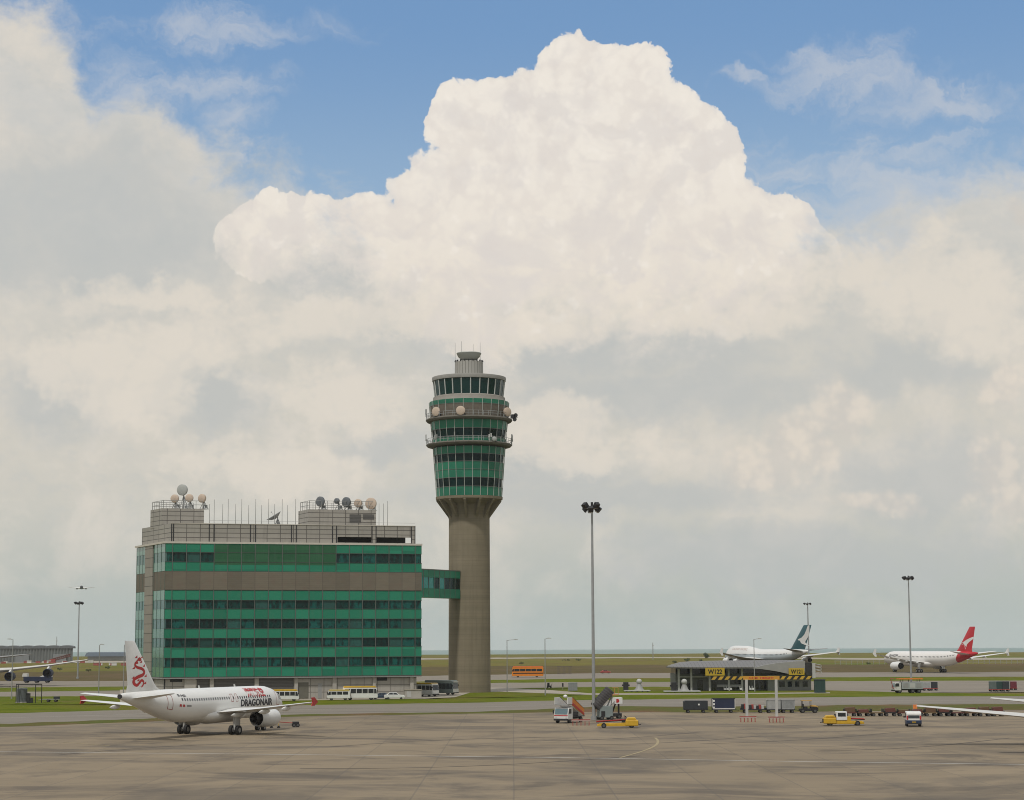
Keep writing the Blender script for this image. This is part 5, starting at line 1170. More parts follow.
# ------------------------------------------------------------------ train of dollies
GD2 = 'baggage dollies along the weedy verge'
def dolly(label, loc, rz, L=3.3, W=1.6, cage=False, mcol=None):
    t = thing('baggage_dolly', label, 'dolly', loc, rz, GD2)
    b = MB(); b.box(-L / 2, -W / 2, .48, L / 2, W / 2, .62); b.build('bed', mcol or m_dred, t)
    b = MB(); b.cyl((L / 2, 0, .5), (L / 2 + .7, 0, .42), .05, n=5); b.build('drawbar', m_dk, t)
    for s in (-1, 1): b = MB(); b.box(s * (L / 2 - .04) - .03, -W / 2, .62, s * (L / 2 - .04) + .03, W / 2, 1.15 if cage else .85); b.build('end_rail', m_dk, t)
    wheels(t, (-L * .32, L * .32), W / 2 + .04, .25, .18); return t
def on(px, yb): return GV(px, yb)
for px, w_, lab in ((695.5, 3.9, 'dolly under the charcoal covered cargo box'), (723.5, 3.7, 'dolly under the navy curtain-sided container'), (752.5, 3.9, 'dolly loaded with red and dark bags behind the left gantry post'), (773.5, 2.5, 'dolly under the silver container by the right gantry post'), (787.5, 2.2, 'dolly under the dull silver container nearest the tug')):
    dolly(lab, on(px, 712.9), 0, w_, 1.7, mcol=m_dk)
def container(name, label, px, L, z0, H, m, mtrim=None, spots=(), W=1.6, lean=0.):
    t = thing(name, label, 'container', on(px, 712.9) + Vector((0, 0, .62)), 0, None)
    l = L / 2
    if lean: pr = [(-l, 0), (l, 0), (l, H), (-l + lean * .3, H + .03), (-l, H * .93)]
    else: pr = [(-l, 0), (l, 0), (l, H), (-l, H)]
    b = MB(); b.prism(pr, -W / 2, W / 2, 'y'); b.build('body', m, t, bevel=.05)
    if mtrim:
        for x in (-l, l - .1): b = MB(); b.box(x, -W / 2 - .03, 0, x + .1, -W / 2 + .02, H); b.build('edge_post', mtrim, t)
        b = MB(); b.box(-l, -W / 2 - .04, 0, l, -W / 2 + .02, .16); b.build('sill', mtrim, t); b = MB(); b.box(-l, -W / 2 - .03, H - .1, l, -W / 2 + .02, H + .02); b.build('head_rail', mtrim if mtrim != mw2 else m_dk, t)
    for x, z, sz, mm in spots: b = MB(); b.box(x - sz, -W / 2 - .06, z - sz, x + sz, -W / 2 - .03, z + sz); b.build('label_plate', mm, t)
    return t
container('cargo_box', 'charcoal tarpaulin-covered cargo box, leftmost of the dolly train', 695.5, 3.9, 0, 1.35, m_char, None, ((.5, .75, .13, mw),), lean=1.)
container('curtain_container', 'navy curtain-sided container with pale edge panel on the dolly train', 723.5, 3.7, 0, 1.75, m_navy, mw2, ((-1.62, 1.35, .15, mw), (-1.62, .8, .15, mw), (-1.62, .3, .12, mw)))
m_alu = mat('dull_aluminium', (.36, .37, .36), .45, .5, var=.2, scale=2)
container('cargo_container', 'silver cargo container behind the right gantry post', 773.5, 2.2, 0, 1.5, m_alu, m_steel)
container('cargo_container', 'dull silver cargo container next to the yellow tug', 787.8, 2.1, 0, 1.5, mat('scuffed_aluminium', (.25, .26, .26), .5, .4, var=.25, scale=2), m_steel)
rnd = random.Random(5)
for k in range(9):
    p = on(752.5, 712.9) + Vector((-1.6 + .4 * k, rnd.uniform(-.3, .3), .62)); b = MB(); h = rnd.uniform(.45, .9); b.box(-.2, -.35, 0, .2, .35, h)
    lab = ['dark suitcase in the mixed pile on the bag dolly', 'red suitcase in the mixed pile on the bag dolly', 'pale grey suitcase in the mixed pile on the bag dolly'][k % 3]
    tag(b.build('suitcase', [m_dk, m_dred, m_lgrey][k % 3], loc=p, bevel=.04), lab, 'suitcase', ['dark suitcases on the bag dolly', 'red suitcases on the bag dolly', 'grey suitcases on the bag dolly'][k % 3])
tg = thing('baggage_tug', 'yellow and black baggage tug with a canopy at the head of the dolly train', 'tug', on(808.5, 712.9), 0)
b = MB(); b.prism([(-1.5, .3), (1.5, .3), (1.5, .85), (1.2, 1.0), (.3, 1.05), (.3, .7), (-1.5, .7)], -.7, .7, 'y'); b.build('body', m_blk, tg, bevel=.04)
b = MB(); b.prism([(.3, .8), (1.52, .75), (1.45, 1.0), (1.15, 1.2), (.3, 1.3)], -.6, .6, 'y'); b.build('bonnet', mat('mustard_paint', (.45, .26, .05), .5, var=.2), tg, bevel=.05)
for x in (-1.0, .35):
    for s in (-1, 1): b = MB(); b.cyl((x, s * .6, .7), (x, s * .6, 1.95), .04, n=5); b.build('canopy_post', m_dk, tg)
b = MB(); b.box(-1.15, -.7, 1.92, .5, .7, 2.02); b.build('canopy', mat('mustard_canopy', (.42, .25, .06), .6), tg)
b = MB(); b.box(-.8, -.5, .7, -.2, .5, 1.0); b.box(-.95, -.5, .9, -.8, .5, 1.45); b.build('seat', m_blk, tg); wheels(tg, (-1.0, 1.0), .72, .34, .22)
# far row of empty dollies to the right
cols = [mat('dull_maroon', (.11, .035, .025), .7), mat('rust_brown', (.11, .06, .028), .7), mat('tan_brown', (.15, .10, .045), .7), m_dk]
labs = ['low empty dolly in the long row under the wing, reddish bed', 'low empty dolly in the long row under the wing, rust-brown bed', 'low empty dolly in the long row under the wing, tan bed', 'low empty dolly in the long row under the wing, dark bed']
for i in range(12):
    px = 850 + i * 13.4; d_ = dolly(labs[i % 4], on(px, 716.3), R(rnd.uniform(-4, 4)), 1.9, 1.5, cage=i % 2 == 0, mcol=cols[i % 4]); d_['group'] = ['reddish dollies in the long row', 'rust-brown dollies in the long row', 'tan dollies in the long row', 'dark dollies in the long row'][i % 4]
    if i % 6 != 2:
        b = MB(); q = rnd.uniform(.4, .85); b.prism([(-.8, 0), (.8, 0), (.7, q), (-.75, q * .9)], -.55, .55, 'y'); kk = (i * 2 + 1) % 4
        tag(b.build('folded_cover', [cols[2], cols[1], m_char, cols[0]][kk], loc=on(px, 716.3) + Vector((0, 0, .62)), bevel=.04), ['folded tan cover lying on a dolly in the long row', 'folded rust-brown cover lying on a dolly in the long row', 'folded charcoal cover lying on a dolly in the long row', 'folded reddish cover lying on a dolly in the long row'][kk], 'cover', 'folded covers, kind ' + ['tan', 'brown', 'charcoal', 'reddish'][kk])

# ------------------------------------------------------------------ height gantry
gp = G(762, 717.5, .13); kx = gp.y / F
gt = thing('height_gantry', 'white two-post height gantry with a yellow and black striped bar', 'gantry', (gp.x, gp.y, .13))
zb_ = zat(762, 679.6, gp.y) - .13; zt_ = zat(762, 676.2, gp.y) - .13
for px in (747.2, 776.6): x = (px - 762) * kx; b = MB(); b.box(x - .2, -.2, 0, x + .2, .2, zb_); b.box(x - .4, -.4, 0, x + .4, .4, .1); b.build('post', m_lgrey, gt, bevel=.03)
xa, xb = (712 - 762) * kx, (812.5 - 762) * kx
b = MB(); b.box(xa, -.12, zb_, xb, .12, zt_); bar = b.build('bar', m_blk, gt)
def stripes(x0, x1, n):
    w_ = (x1 - x0) / n
    for i in range(n): b = MB(); s0 = x0 + w_ * i; b.prism([(s0, zb_ + .01), (s0 + w_ * .55, zb_ + .01), (s0 + w_ * .95, zt_ - .01), (s0 + w_ * .4, zt_ - .01)], -.14, -.121, 'y'); b.build('stripe', mat('worn_yellow', (.46, .29, .03), .6, var=.2), bar)
stripes(xa + .05, (745 - 762) * kx, 5); stripes((780.5 - 762) * kx, xb - .05, 5)
b = MB(); b.box((744 - 762) * kx, -.15, zb_ - .03, (780 - 762) * kx, .15, zt_ + .03); pl = b.build('height_plate', mat('amber_plate', (.50, .25, .03), .5), bar)
sign_text('lettering', '4.5 M  HEIGHT', .30, 3.9, m_red, pl, Matrix.Translation((0, -.155, (zb_ + zt_) / 2)) @ Matrix.Rotation(R(90), 4, 'X'), .03)
# ------------------------------------------------------------------ low terminal building on the right
YT = 484.0; kt = YT / F
def tx(px, Y=YT): return P(px, 690, Y).x
def tz(y, Y=YT): return zat(745, y, Y)
tm = thing('terminal_building', 'low grey building with a wide overhanging roof and dark clerestory under it', 'building', (tx(745), YT, 0))
ox = tx(745); X_ = lambda px, Y=YT: tx(px, Y) - ox
m_twall = mat('weathered_grey_wall', (.15, .155, .15), .7, var=.2, scale=.8); m_roof = mat('grey_metal_roof', rough=.5, spec=.3, custom=lambda g, b, tc: g.mix(g.ss(g.m('ABSOLUTE', g.m('SUBTRACT', g.m('FRACT', g.m('DIVIDE', g.xyz(tc)[0], .9)), .5)), .42, .47), g.mix(g.noise(tc, .4, 5, .6), (.15, .145, .135), (.20, .19, .18)), (.09, .085, .08)))
b = MB(); b.box(X_(677), 4, .05, X_(790), 20, tz(673.8)); b.build('wall', m_twall, tm)
b = MB(); b.box(X_(677.5), 5, tz(673.8), X_(806), 19, tz(667)); b.build('clerestory', m_glass, tm)
b = MB(); b.box(X_(768), .3, .05, X_(811.5), 14, tz(675)); b.build('annex_wall', mat('annex_grey_wall', (.20, .205, .195), .7, var=.15), tm)
for p0, p1 in ((779.5, 785), (788, 792), (795.5, 799.5), (803, 808)): b = MB(); b.box(X_(p0), .26, tz(687), X_(p1), .34, tz(681.6)); b.build('window', m_glass, tm)
for p0, p1, y0, y1 in ((679, 690, 683, 690), (697.5, 703, 680, 690), (712, 716, 681, 690), (755, 758.5, 681, 689), (760.5, 764.5, 681, 689), (764.8, 767.5, 681, 689), (733, 741, 680, 689)):
    b = MB(); b.box(X_(p0, 488), 3.9, max(tz(y1, 488), .1), X_(p1, 488), 4.02, tz(y0, 488)); b.build('door' if p0 == 697.5 else 'window', m_glass, tm)
for p in (679, 691.5, 709.8, 729, 742.3): b = MB(); b.box(X_(p, 485) - .22, 1, .05, X_(p, 485) + .22, 1.45, tz(668.5, 485)); b.build('column', m_lgrey, tm)
for p0, p1, y0, y1 in ((678, 708, 676, 677.2), (717, 741, 684.5, 687)): b = MB(); b.box(X_(p0, 487), 2.8, tz(y1, 487), X_(p1, 487), 3.1, tz(y0, 487)); b.build('ledge', m_lgrey, tm)
sec = [(666.8, 667.4, 666.6), (671, 667.6, 664.6), (680, 667.9, 662.2), (692, 668.2, 661.3), (720, 668.4, 660.8), (760, 668.4, 660.6), (806, 668.4, 660.8)]
b = MB(); b.loft([[(X_(p) + d * .09, d, z) for d, z in ((-1.5, tz(ye)), (-1.55, tz(ye) + .32), (6, tz(yr) - .2), (11, tz(yr)), (17, tz(yr) - .3), (24, tz(ye) + .3), (24, tz(ye)))] for p, ye, yr in sec], smooth=False); b.build('roof', m_roof, tm)
b = MB(); cvp = [(752, 668.3), (762, 665.4), (775, 663.2), (795, 661.4), (804, 661.2), (804, 673), (790, 674.4), (775, 671.2), (762, 669.2)]
b.prism([(X_(p), tz(y)) for p, y in cvp], -2.6, -.6, 'y'); b.build('curved_canopy', mat('pale_canopy_metal', (.27, .265, .25), .5, var=.12), tm)
b = MB(); b.box(X_(804.2), -2.4, tz(675), X_(811), -.4, tz(662.8)); b.build('dark_shaft', m_dark, tm)
b = MB(); b.box(X_(811.1), -2.2, tz(678), X_(814.5), -.2, tz(663.4)); b.build('end_panel', m_lgrey, tm)
for k in range(3): b = MB(); b.tube([(X_(814.5), -1.5, tz(664 + 3 * k)), (X_(821), -1, tz(665.5 + 3 * k)), (X_(821), -1, tz(667.5 + 3 * k)), (X_(814.5), -1.5, tz(666.5 + 3 * k))], .08, 5); b.build('bracket_frame', m_lgrey, tm)
def board(label, px, y, w, h, txt, Y):
    t = thing('stand_sign', label, 'sign', P(px, y, Y), 0, 'yellow stand number signs')
    b = MB(); b.box(-w / 2, 0, -h / 2, w / 2, .25, h / 2); bd_ = b.build('board', mat('sign_yellow', (.44, .30, .018), .5, var=.05), t, bevel=.03)
    sign_text('lettering', txt, h * .62, w * .74, m_blk, bd_, Matrix.Translation((0, -.012, 0)) @ Matrix.Rotation(R(90), 4, 'X'), .035)
board('yellow sign reading W122 at the left under the roof edge', 715, 671.7, 4.6, 1.85, 'W122', YT - 2.2)
board('yellow sign reading W121 below the curved canopy', 796.6, 671.6, 3.75, 1.6, 'W121', YT - 3.2)
t = thing('green_container', 'dark green ribbed container at the right end of the terminal building', 'container', GV(819.8, 692.6), 0)
b = MB(); L_ = 2.3; b.prism([(-L_ / 2 + L_ * i / 16, -1.1 - (.06 if i % 2 else 0)) for i in range(17)] + [(L_ / 2, 1.1), (-L_ / 2, 1.1)], 0, 2.9, 'z'); b.build('body', m_dgreen, t)
b = MB(); b.box(-L_ / 2 - .05, -1.2, 2.85, L_ / 2 + .05, 1.2, 3.0); b.build('roof', m_dk, t)
for k in range(6):
    px = [725, 727.6, 731, 741, 750.5, 753.2][k]; t = thing('trolley', 'small white trolley standing in front of the terminal building', 'trolley', GV(px, 690.6), 0, 'white trolleys by the terminal building')
    b = MB(); b.box(-.25, -.3, .2, .25, .3, .3); b.tube([(-.25, -.25, .25), (-.25, -.25, 1.1), (-.25, .25, 1.1), (-.25, .25, .25)], .05, 5); b.box(-.2, -.3, .3, .2, .3, .65); b.build('frame', mw, t); wheels(t, (-.15, .15), .3, .1, .06)
# ball-topped equipment
def ballpost(label, px, y, r, yb, plat, cab):
    p = GV(px, yb); k = p.y / F; t = thing('radome', label, 'radome', p, 0, 'white balls on pedestals')
    zc = zat(px, y, p.y) - .1
    b = MB(); b.ball((0, 0, zc), r * k, 14); b.build('ball', mat('weathered_white', (.40, .40, .38), .6, var=.15), t)
    b = MB(); b.lathe([(1.25, .35), (.9, .75), (.55, max(zc - r * k * 1.25, .9)), (.42, zc - r * k * .75), (.02, zc - r * k * .6)], 16); b.build('pedestal', m_grey, t)
    b = MB(); b.box((plat[0] - px) * k, -1.6, .1, (plat[1] - px) * k, 1.6, .35); b.build('platform', m_lgrey, t, bevel=.05)
    for i in range(5): x = (plat[0] + (plat[1] - plat[0]) * (i + .5) / 5 - px) * k; b = MB(); b.box(x - .1, -1.5, 0, x + .1, 1.5, .1); b.build('foot', m_dk, t)
    b = MB(); x = (cab - px) * k; b.box(x - .6, -.6, .35, x + .6, .6, zc * .95); b.box(x - .9, -.4, zc * .55, x + .9, .4, zc * .72); b.build('cabinet', m_dk, t)
ballpost('white ball on a pedestal beside a dark cabinet on the grass, near the hooded stairs', 639.3, 681.6, 2.8, 691.6, (624, 650), 626)
ballpost('white ball on a pedestal in front of the left end of the terminal building', 684.4, 681.8, 2.9, 692.2, (664, 700), 674)
t = thing('equipment_cabinet', 'light grey equipment cabinet standing on the grass', 'cabinet', GV(572.8, 691.2), R(-4))
b = MB(); b.box(-1.1, -.6, .1, 1.1, .6, 2.05); b.build('body', mat('cabinet_grey', (.24, .25, .25), .5), t, bevel=.03); b = MB(); b.box(-1.2, -.7, 2.05, 1.2, .7, 2.15); b.build('lid', m_lgrey, t)
for s in (-1, 1): b = MB(); b.box(s * .52 - .48, -.63, .25, s * .52 + .48, -.6, 1.95); b.build('door', mat('cabinet_door_grey', (.21, .22, .22), .5), t)
t = thing('service_trolley', 'small dark service trolley on the taxiway beside a lamp post', 'trolley', GV(549.2, 688.3), 0)
b = MB(); b.box(-.6, -.5, .3, .6, .5, .7); b.box(-.5, -.4, .7, .1, .4, 1.4); b.tube([(.55, 0, .6), (.75, 0, 1.2)], .05, 5); b.build('body', m_dk, t); wheels(t, (-.4, .4), .5, .22, .15)
t = thing('marker_post', 'thin dark marker sign on a post between trolley and cabinet', 'sign', GV(562.8, 689.6), 0)
b = MB(); b.cyl((0, 0, 0), (0, 0, 1.6), .05, n=6); b.build('post', m_grey, t); b = MB(); b.box(-.2, -.05, .7, .2, .0, 1.6); b.build('panel', m_dk, t)
t = thing('pipe_rack', 'brown barred rack standing at the edge of the scrub beyond the orange bus', 'rack', GV(564.6, 674), 0)
for k in range(13): b = MB(); x = -2.8 + 5.6 * k / 12; b.box(x - .06, -.06, 0, x + .06, .06, 2.9); b.build('bar', mat('rust_grey', (.12, .10, .08), .8), t)
for z in (.2, 2.8): b = MB(); b.box(-2.9, -.1, z, 2.9, -.06, z + .15); b.build('rail', MATS['rust_grey'], t)
# white truck with raised yellow deck, and dark dollies
t = thing('service_truck', 'white service truck with an orange raised deck on the taxiway by the slender mast', 'truck', GV(907.5, 693), R(186))
truck_cab(t, 3.3, 1.15, 1.75, mw2, .6)
b = MB(); b.box(-3.4, -.6, .6, 1.8, .6, .9); b.build('chassis', m_dk, t); b = MB(); b.box(-3.3, -1.2, .9, 1.6, 1.2, 2.5); b.build('body', mat('truck_body_grey', (.30, .32, .32), .5, var=.15), t, bevel=.05)
for s in (-1, 1):
    for k in range(3): b = MB(); b.box(-2.9 + 1.5 * k, s * 1.2 - .02, 1.2, -1.7 + 1.5 * k, s * 1.2 + .02, 2.2); b.build('locker_door', m_lgrey if k % 2 else m_grey, t)
b = MB(); b.box(-3.3, -1.25, 3.05, 2.2, 1.25, 3.3); b.build('raised_deck', m_ora, t)
for x in (-2.6, -.6, 1.3): b = MB(); b.tube([(x, -1, 2.5), (x, -1, 3.05)], .07, 5); b.tube([(x, 1, 2.5), (x, 1, 3.05)], .07, 5); b.build('deck_post', m_dk, t)
b = MB(); b.tube([(3.5, .9, .9), (4.1, .9, 3.2), (3.2, .9, 3.2)], .08, 5); b.build('boom', m_dred, t); wheels(t, (-2.4, -.9, 2.1), 1.12, .46)
GC = 'dark covered dollies on the taxiways'
def cargo_dolly(label, px, yb, w, h, m, group=GC, slant=0):
    t = thing('covered_dolly', label, 'dolly', GV(px, yb), 0, group)
    b = MB(); b.box(-w / 2, -.8, .4, w / 2, .8, .55); b.build('bed', m_dred, t)
    b = MB(); b.prism([(-w / 2 + .06, .55), (w / 2 - .06, .55), (w / 2 - .06, h), (-w / 2 + .06 + slant, h)], -.75, .75, 'y'); b.build('cover', m, t, bevel=.05); wheels(t, (-w * .3, w * .3), .78, .24, .18)
    b = MB(); b.box(w / 2 - .12, -.8, .55, w / 2 - .03, -.74, h); b.build('edge', m_lgrey, t)
cargo_dolly('silver-sided covered dolly right behind the white service truck', 926.5, 690.6, 1.9, 2.0, m_alu); cargo_dolly('dark covered dolly, last behind the white service truck', 933.6, 690.4, 1.9, 2.0, m_char)
cargo_dolly('pale-edged dark dolly at the left of three by the right edge', 992.6, 691.4, 1.5, 2.3, mat('grey_green_cover', (.09, .12, .11), .7)); cargo_dolly('dark green covered dolly in the middle of three by the right edge', 999, 691.4, 1.6, 2.3, m_dgreen); cargo_dolly('charcoal covered dolly at the right of three by the right edge', 1005.6, 691.4, 1.7, 2.3, m_char)
cargo_dolly('maroon covered dolly at the extreme right edge', 1013.5, 690, 1.5, 2.0, mat('maroon_cover', (.13, .02, .03), .7))
# ------------------------------------------------------------------ left foreground: pipe frame, tank, trailer, loader
p = GV(27, 703.2); k = p.y / F; t = thing('pipe_gantry', 'dark open pipe frame standing on the grass over a grey tank', 'frame', p, 0)
h = zat(27, 684.4, p.y) - .1
for px, y in ((16, 0), (16, 1.6), (35.2, 0), (39.4, 1.6)): b = MB(); x = (px - 27) * k; b.cyl((x, y, 0), (x, y, h), .09, n=6); b.build('post', m_dk, t)
b = MB(); b.tube([((16 - 27) * k, 0, h), ((35.2 - 27) * k, 0, h), ((39.4 - 27) * k, 1.6, h), ((16 - 27) * k, 1.6, h), ((16 - 27) * k, 0, h)], .1, 6); b.build('top_frame', m_dk, t)
t = thing('storage_tank', 'dark grey cylindrical tank inside the pipe frame', 'tank', GV(21.8, 702.8), 0)
b = MB(); b.lathe([(1.05, .2), (1.05, 2.75), (.9, 2.95), (.02, 3.0)], 24); b.lathe([(1.08, 1.0), (1.1, 1.05), (1.08, 1.1)], 24); b.build('shell', mat('tank_grey', (.10, .11, .115), .6, var=.2), t, sharp=30)
b = MB(); b.box(1.0, -.5, 0, 1.6, .5, 1.9); b.box(1.6, -.4, 0, 2.2, .4, 1.0); b.build('pump_housing', m_dk, t)
b = MB(); b.box(-1.1, -1.1, 0, 1.1, 1.1, .2); b.build('plinth', m_conc, t)
t = thing('flat_trailer', 'low flat trailer parked on the grass right of the pipe frame', 'trailer', GV(53, 702), R(3))
b = MB(); b.box(-2.1, -.8, .5, 1.3, .8, .62); b.cyl((-2.1, 0, .5), (-3, 0, .4), .06, n=5); b.build('deck', m_grey, t); b = MB(); b.box(.2, -.7, .62, 1.25, .7, 1.1); b.build('load', m_char, t); wheels(t, (-.9, .6), .8, .28, .2)
t = thing('aircraft_loader', 'long dark loader vehicle with a white cab parked under the wing at the left', 'loader', GV(37, 682.8), R(180))
b = MB(); b.box(-4.6, -1.3, .5, 4.0, 1.3, 1.9); b.build('deck', m_navy, t, bevel=.06); b = MB(); b.prism([(2.8, 1.9), (4.5, 1.9), (4.3, 2.9), (2.9, 2.9)], -1.1, 1.1, 'y'); b.build('cab', mw2, t, bevel=.05)
b = MB(); b.prism([(-4.6, 1.9), (-1.0, 1.9), (-3.6, 2.9), (-4.6, 2.9)], -1.1, 1.1, 'y'); b.build('ramp', mw, t); b = MB(); b.prism([(4.35, 2.1), (4.53, 2.1), (4.36, 2.8), (4.25, 2.8)], -.95, .95, 'y'); b.build('windscreen', m_glass, t); wheels(t, (-3.3, 0, 3.2), 1.25, .5)
# ------------------------------------------------------------------ far buildings, barrier line, mast, shrubs, fence
YH = 1500.0; p0, p1 = P(-60, 660, YH), P(73, 660, YH)
t = thing('hangar', 'wide grey ribbed hangar with a scalloped roofline on the far left horizon', 'hangar', (p0.x, YH, 0))
WH = p1.x - p0.x; hz_ = zat(20, 645.6, YH); NR = 44
b = MB(); pr = []
for i in range(NR * 2 + 1): x = WH * i / (NR * 2); pr.append((x, 0 if i % 2 else -.9))
b.prism(pr + [(WH - 3, 12), (0, 12)], 0, hz_ - 1.0, 'z'); b.build('ribbed_wall', mat('hangar_cladding', (.14, .15, .145), .7, var=.15, scale=.1), t)
b = MB(); sc_ = []
for i in range(10):
    for j in range(6): a = math.pi * j / 6; sc_.append((WH * (i + .5 - math.cos(a) * .5) / 10, hz_ - 1.0 + 1.1 * math.sin(a)))
b.prism([(0, hz_ - 2.2)] + sc_ + [(WH, hz_ - 1), (WH, hz_ - 2.2)], -1.2, 8, 'y'); b.build('scalloped_roof', mat('hangar_roof', (.11, .12, .125), .6), t)
for x in (WH * .3, WH * .62, WH * .9): b = MB(); b.box(x - 5, -1.1, 0, x + 5, -.95, hz_ * .5); b.build('hangar_door', mat('hangar_door_grey', (.17, .18, .18), .7), t)
YH2 = 1650.0; p0, p1 = P(87.5, 660, YH2), P(160, 660, YH2); t = thing('storage_shed', 'long low shed with a dark blue-grey roof on the far horizon', 'shed', (p0.x, YH2, 0)); Wd = p1.x - p0.x; zr_, ze_ = zat(110, 652.2, YH2), zat(110, 656, YH2)
b = MB(); b.box(0, 0, 0, Wd, 25, ze_); b.build('wall', mat('shed_wall', (.25, .26, .25), .7), t)
b = MB(); b.loft([[(x, -2, ze_ - .3), (x, 4, zr_ - .8), (x, 12, zr_), (x, 20, zr_ - .8), (x, 27, ze_ - .3)] for x in (-2, Wd)], smooth=False); b.build('roof', mat('slate_blue_roof', (.06, .08, .10), .5), t)
for k in range(5): b = MB(); b.box(Wd * (k + .3) / 5, -.1, 0, Wd * (k + .6) / 5, 0, ze_ * .7); b.build('roller_door', m_grey, t)
GW2 = 'red and white barrier line before the far hangar'
rnd = random.Random(3); x = 6.
wb, rb = 'white water-filled barrier in the red and white line before the far hangar', 'red water-filled barrier in the red and white line before the far hangar'
i = 0
while x < 134:
    w_ = rnd.uniform(3.4, 5.6); Y = 1420 if x < 86 else 1210; p = P(x + w_ / 2, 664, Y); wm = w_ * Y / F * .94; red = i % 2
    b = MB(); h = rnd.uniform(1.3, 2.0); b.prism([(-.7, 0), (.7, 0), (.7, .3), (.35, .6), (.3, h), (-.3, h), (-.35, .6), (-.7, .3)], -wm / 2, wm / 2, 'x')
    tag(b.build('water_barrier', mat('faded_barrier_red', (.22, .05, .04), .7, var=.3) if red else mat('grimy_white', (.42, .41, .38), .7, var=.2), loc=(p.x, p.y + rnd.uniform(-25, 25), 0)), rb if red else wb, 'barrier', 'red barriers before the far hangar' if red else 'white barriers before the far hangar')
    x += w_ + (0 if rnd.random() < .75 else 2.5); i += 1
p = P(62, 660, 1450); t = thing('red_conveyor', 'dark red slanting lattice conveyor in front of the far hangar', 'conveyor', (p.x, 1450, 0)); kk = 1450 / F
b = MB()
for q in (-1, 1):
    for zo in (0, 1.6): b.tube([(-7, q, 1.2 + zo), (6, q, 4.6 + zo)], .28, 5)
    for i in range(9): f = i / 9; f2 = (i + 1) / 9; b.tube([(-7 + 13 * f, q, 1.2 + 3.4 * f), (-7 + 13 * f2, q, 2.8 + 3.4 * f2)], .2, 4)
b.build('lattice_boom', mat('dull_maroon', (.11, .035, .025), .7), t); b = MB(); b.box(-8.5, -1.6, 0, -4.5, 1.6, 2.6); b.build('base', m_dred, t); b = MB(); b.cyl((3.5, -1, 0), (3.5, -1, 4), .2, n=6); b.cyl((3.5, 1, 0), (3.5, 1, 4), .2, n=6); b.build('support_leg', m_dk, t)
def far_mast(label, px, yt, Y): 
    p = P(px, 660, Y); h = zat(px, yt, Y); t = thing('lattice_mast', label, 'mast', (p.x, Y, 0), 0, 'thin masts on the horizon')
    b = MB()
    for q in ((-.5, -.5), (.5, -.5), (0, .6)): b.cyl((q[0], q[1], 0), (q[0] * .3, q[1] * .3, h), .12, .09, n=4)
    for i in range(8): f = i / 8; f2 = f + .125; b.cyl((-.5 * (1 - .7 * f), -.5 * (1 - .7 * f), h * f), (.5 * (1 - .7 * f2), -.5 * (1 - .7 * f2), h * f2), .08, n=4)
    b.build('lattice', m_grey, t); b = MB(); b.box(-.6, -.3, h * .8, .6, .3, h * .84); b.build('antenna_panel', m_lgrey, t)
far_mast('thin lattice mast on the shore between the tall floodlight mast and the terminal building', 653, 642.5, 1500); far_mast('thin aerial mast rising above the far hangar', 56.3, 636.5, 1560)
m_leaf = mat('shrub_leaves', (.05, .075, .022), .85, var=.3, scale=3, rnd=.25); m_bark = mat('shrub_bark', (.08, .06, .04), .9)
GS = 'shrubs on the open field'
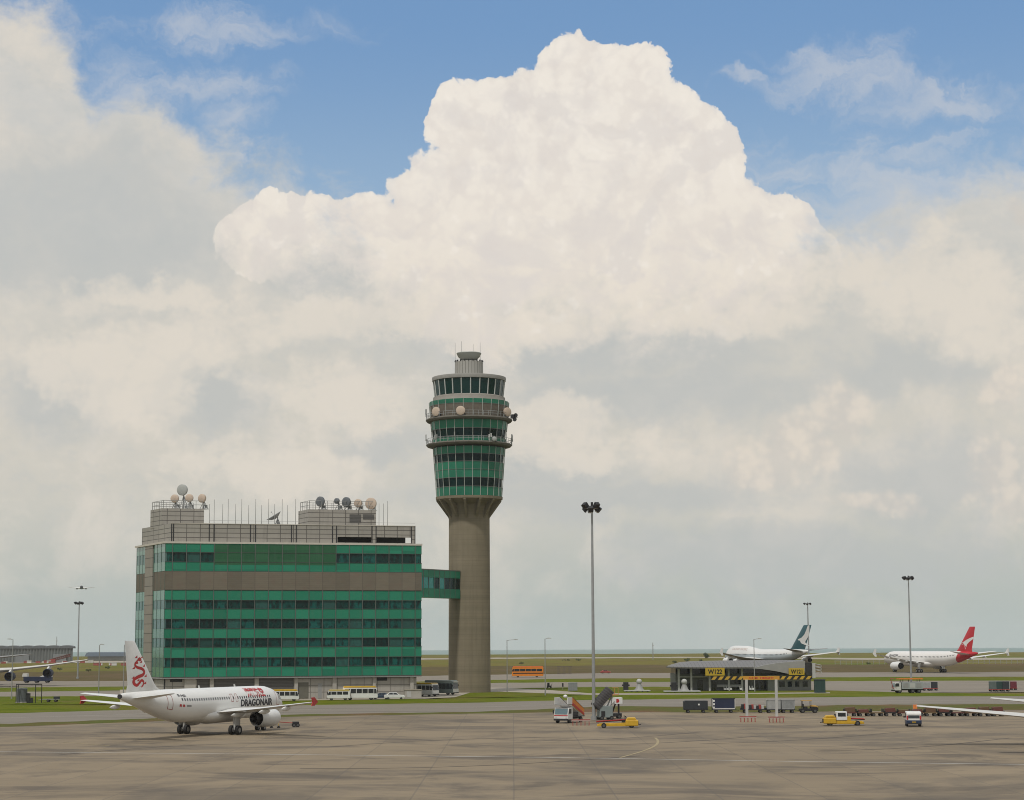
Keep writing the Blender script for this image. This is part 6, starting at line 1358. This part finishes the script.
def shrub(label, px, yb, w, h, seed):
    rr = random.Random(seed); p = G(px, yb, 0); t = thing('shrub', label, 'shrub', (p.x, p.y, 0), 0, GS)
    b = MB()
    for k in range(5): a = rr.uniform(0, 6.28); b.cyl((0, 0, 0), (math.cos(a) * w * .3, math.sin(a) * w * .2, h * .7), .08, .03, n=5)
    b.build('stems', m_bark, t); b = MB(); lobes = [(rr.uniform(-.35, .35) * w, rr.uniform(-.2, .2) * w, rr.uniform(.35, .75) * h, rr.uniform(.2, .34) * h) for _ in range(7)]
    for k in range(340):
        c_ = rr.choice(lobes); d = Vector((rr.gauss(0, 1), rr.gauss(0, 1), rr.gauss(0, 1))).normalized() * c_[3] * rr.uniform(.5, 1.15); q = Vector(c_[:3]) + Vector((d.x * 1.3, d.y, d.z)); q.z = max(q.z, .15)
        u = Vector((rr.gauss(0, 1), rr.gauss(0, 1), rr.gauss(0, 1))).normalized(); v_ = u.orthogonal().normalized(); s = rr.uniform(.12, .28) * h * .5; b.add([q - u * s, q - v_ * s * .5, q + u * s, q + v_ * s * .5], [(0, 1, 2, 3)])
    b.build('foliage', m_leaf, t)
for i, (px, yb, w, h, lab) in enumerate([(675, 663.5, 3.2, 1.8, 'small round shrub just left of the terminal roof'), (687, 662, 5.5, 2.4, 'wide low shrub beyond the left end of the terminal roof'), (701, 661.5, 3, 1.7, 'small shrub beyond the middle of the terminal roof edge'),
        (706, 658.6, 3.4, 5.0, 'upright dark shrub on the skyline beyond the terminal roof'), (521.5, 664.2, 3, 1.5, 'dark low shrub on the field above the orange bus'), (566, 661, 7, 1.6, 'wide low shrub on the field right of the tower lamps'), (578.5, 661, 5, 1.7, 'low shrub on the field left of the tall mast'),
        (60, 670.5, 3, 1.4, 'small dark shrub on the bank below the barrier line, left'), (88.5, 671.5, 3, 1.4, 'small dark shrub on the bank below the barrier line, middle'), (108, 669, 3.2, 1.5, 'small shrub on the bank below the barrier line, right'), (868, 664.5, 3, 1.3, 'small shrub by the nose of the red-tailed airliner')]): shrub(lab, px, yb, w, h, 40 + i)
YF = 1080.; t = thing('field_fence', 'long low post-and-rail fence across the field beyond the red-tailed airliner', 'fence', (P(835, 660, YF).x, YF, 0)); Lf = P(1100, 660, YF).x - P(835, 660, YF).x; nf = 48
for k in range(nf + 1): b = MB(); x = Lf * k / nf; b.box(x - .1, -.1, 0, x + .1, .1, 2.3); b.build('post', m_grey, t)
for z in (.7, 1.4, 2.15): b = MB(); b.box(0, -.05, z, Lf, .05, z + .1); b.build('rail', m_grey, t)
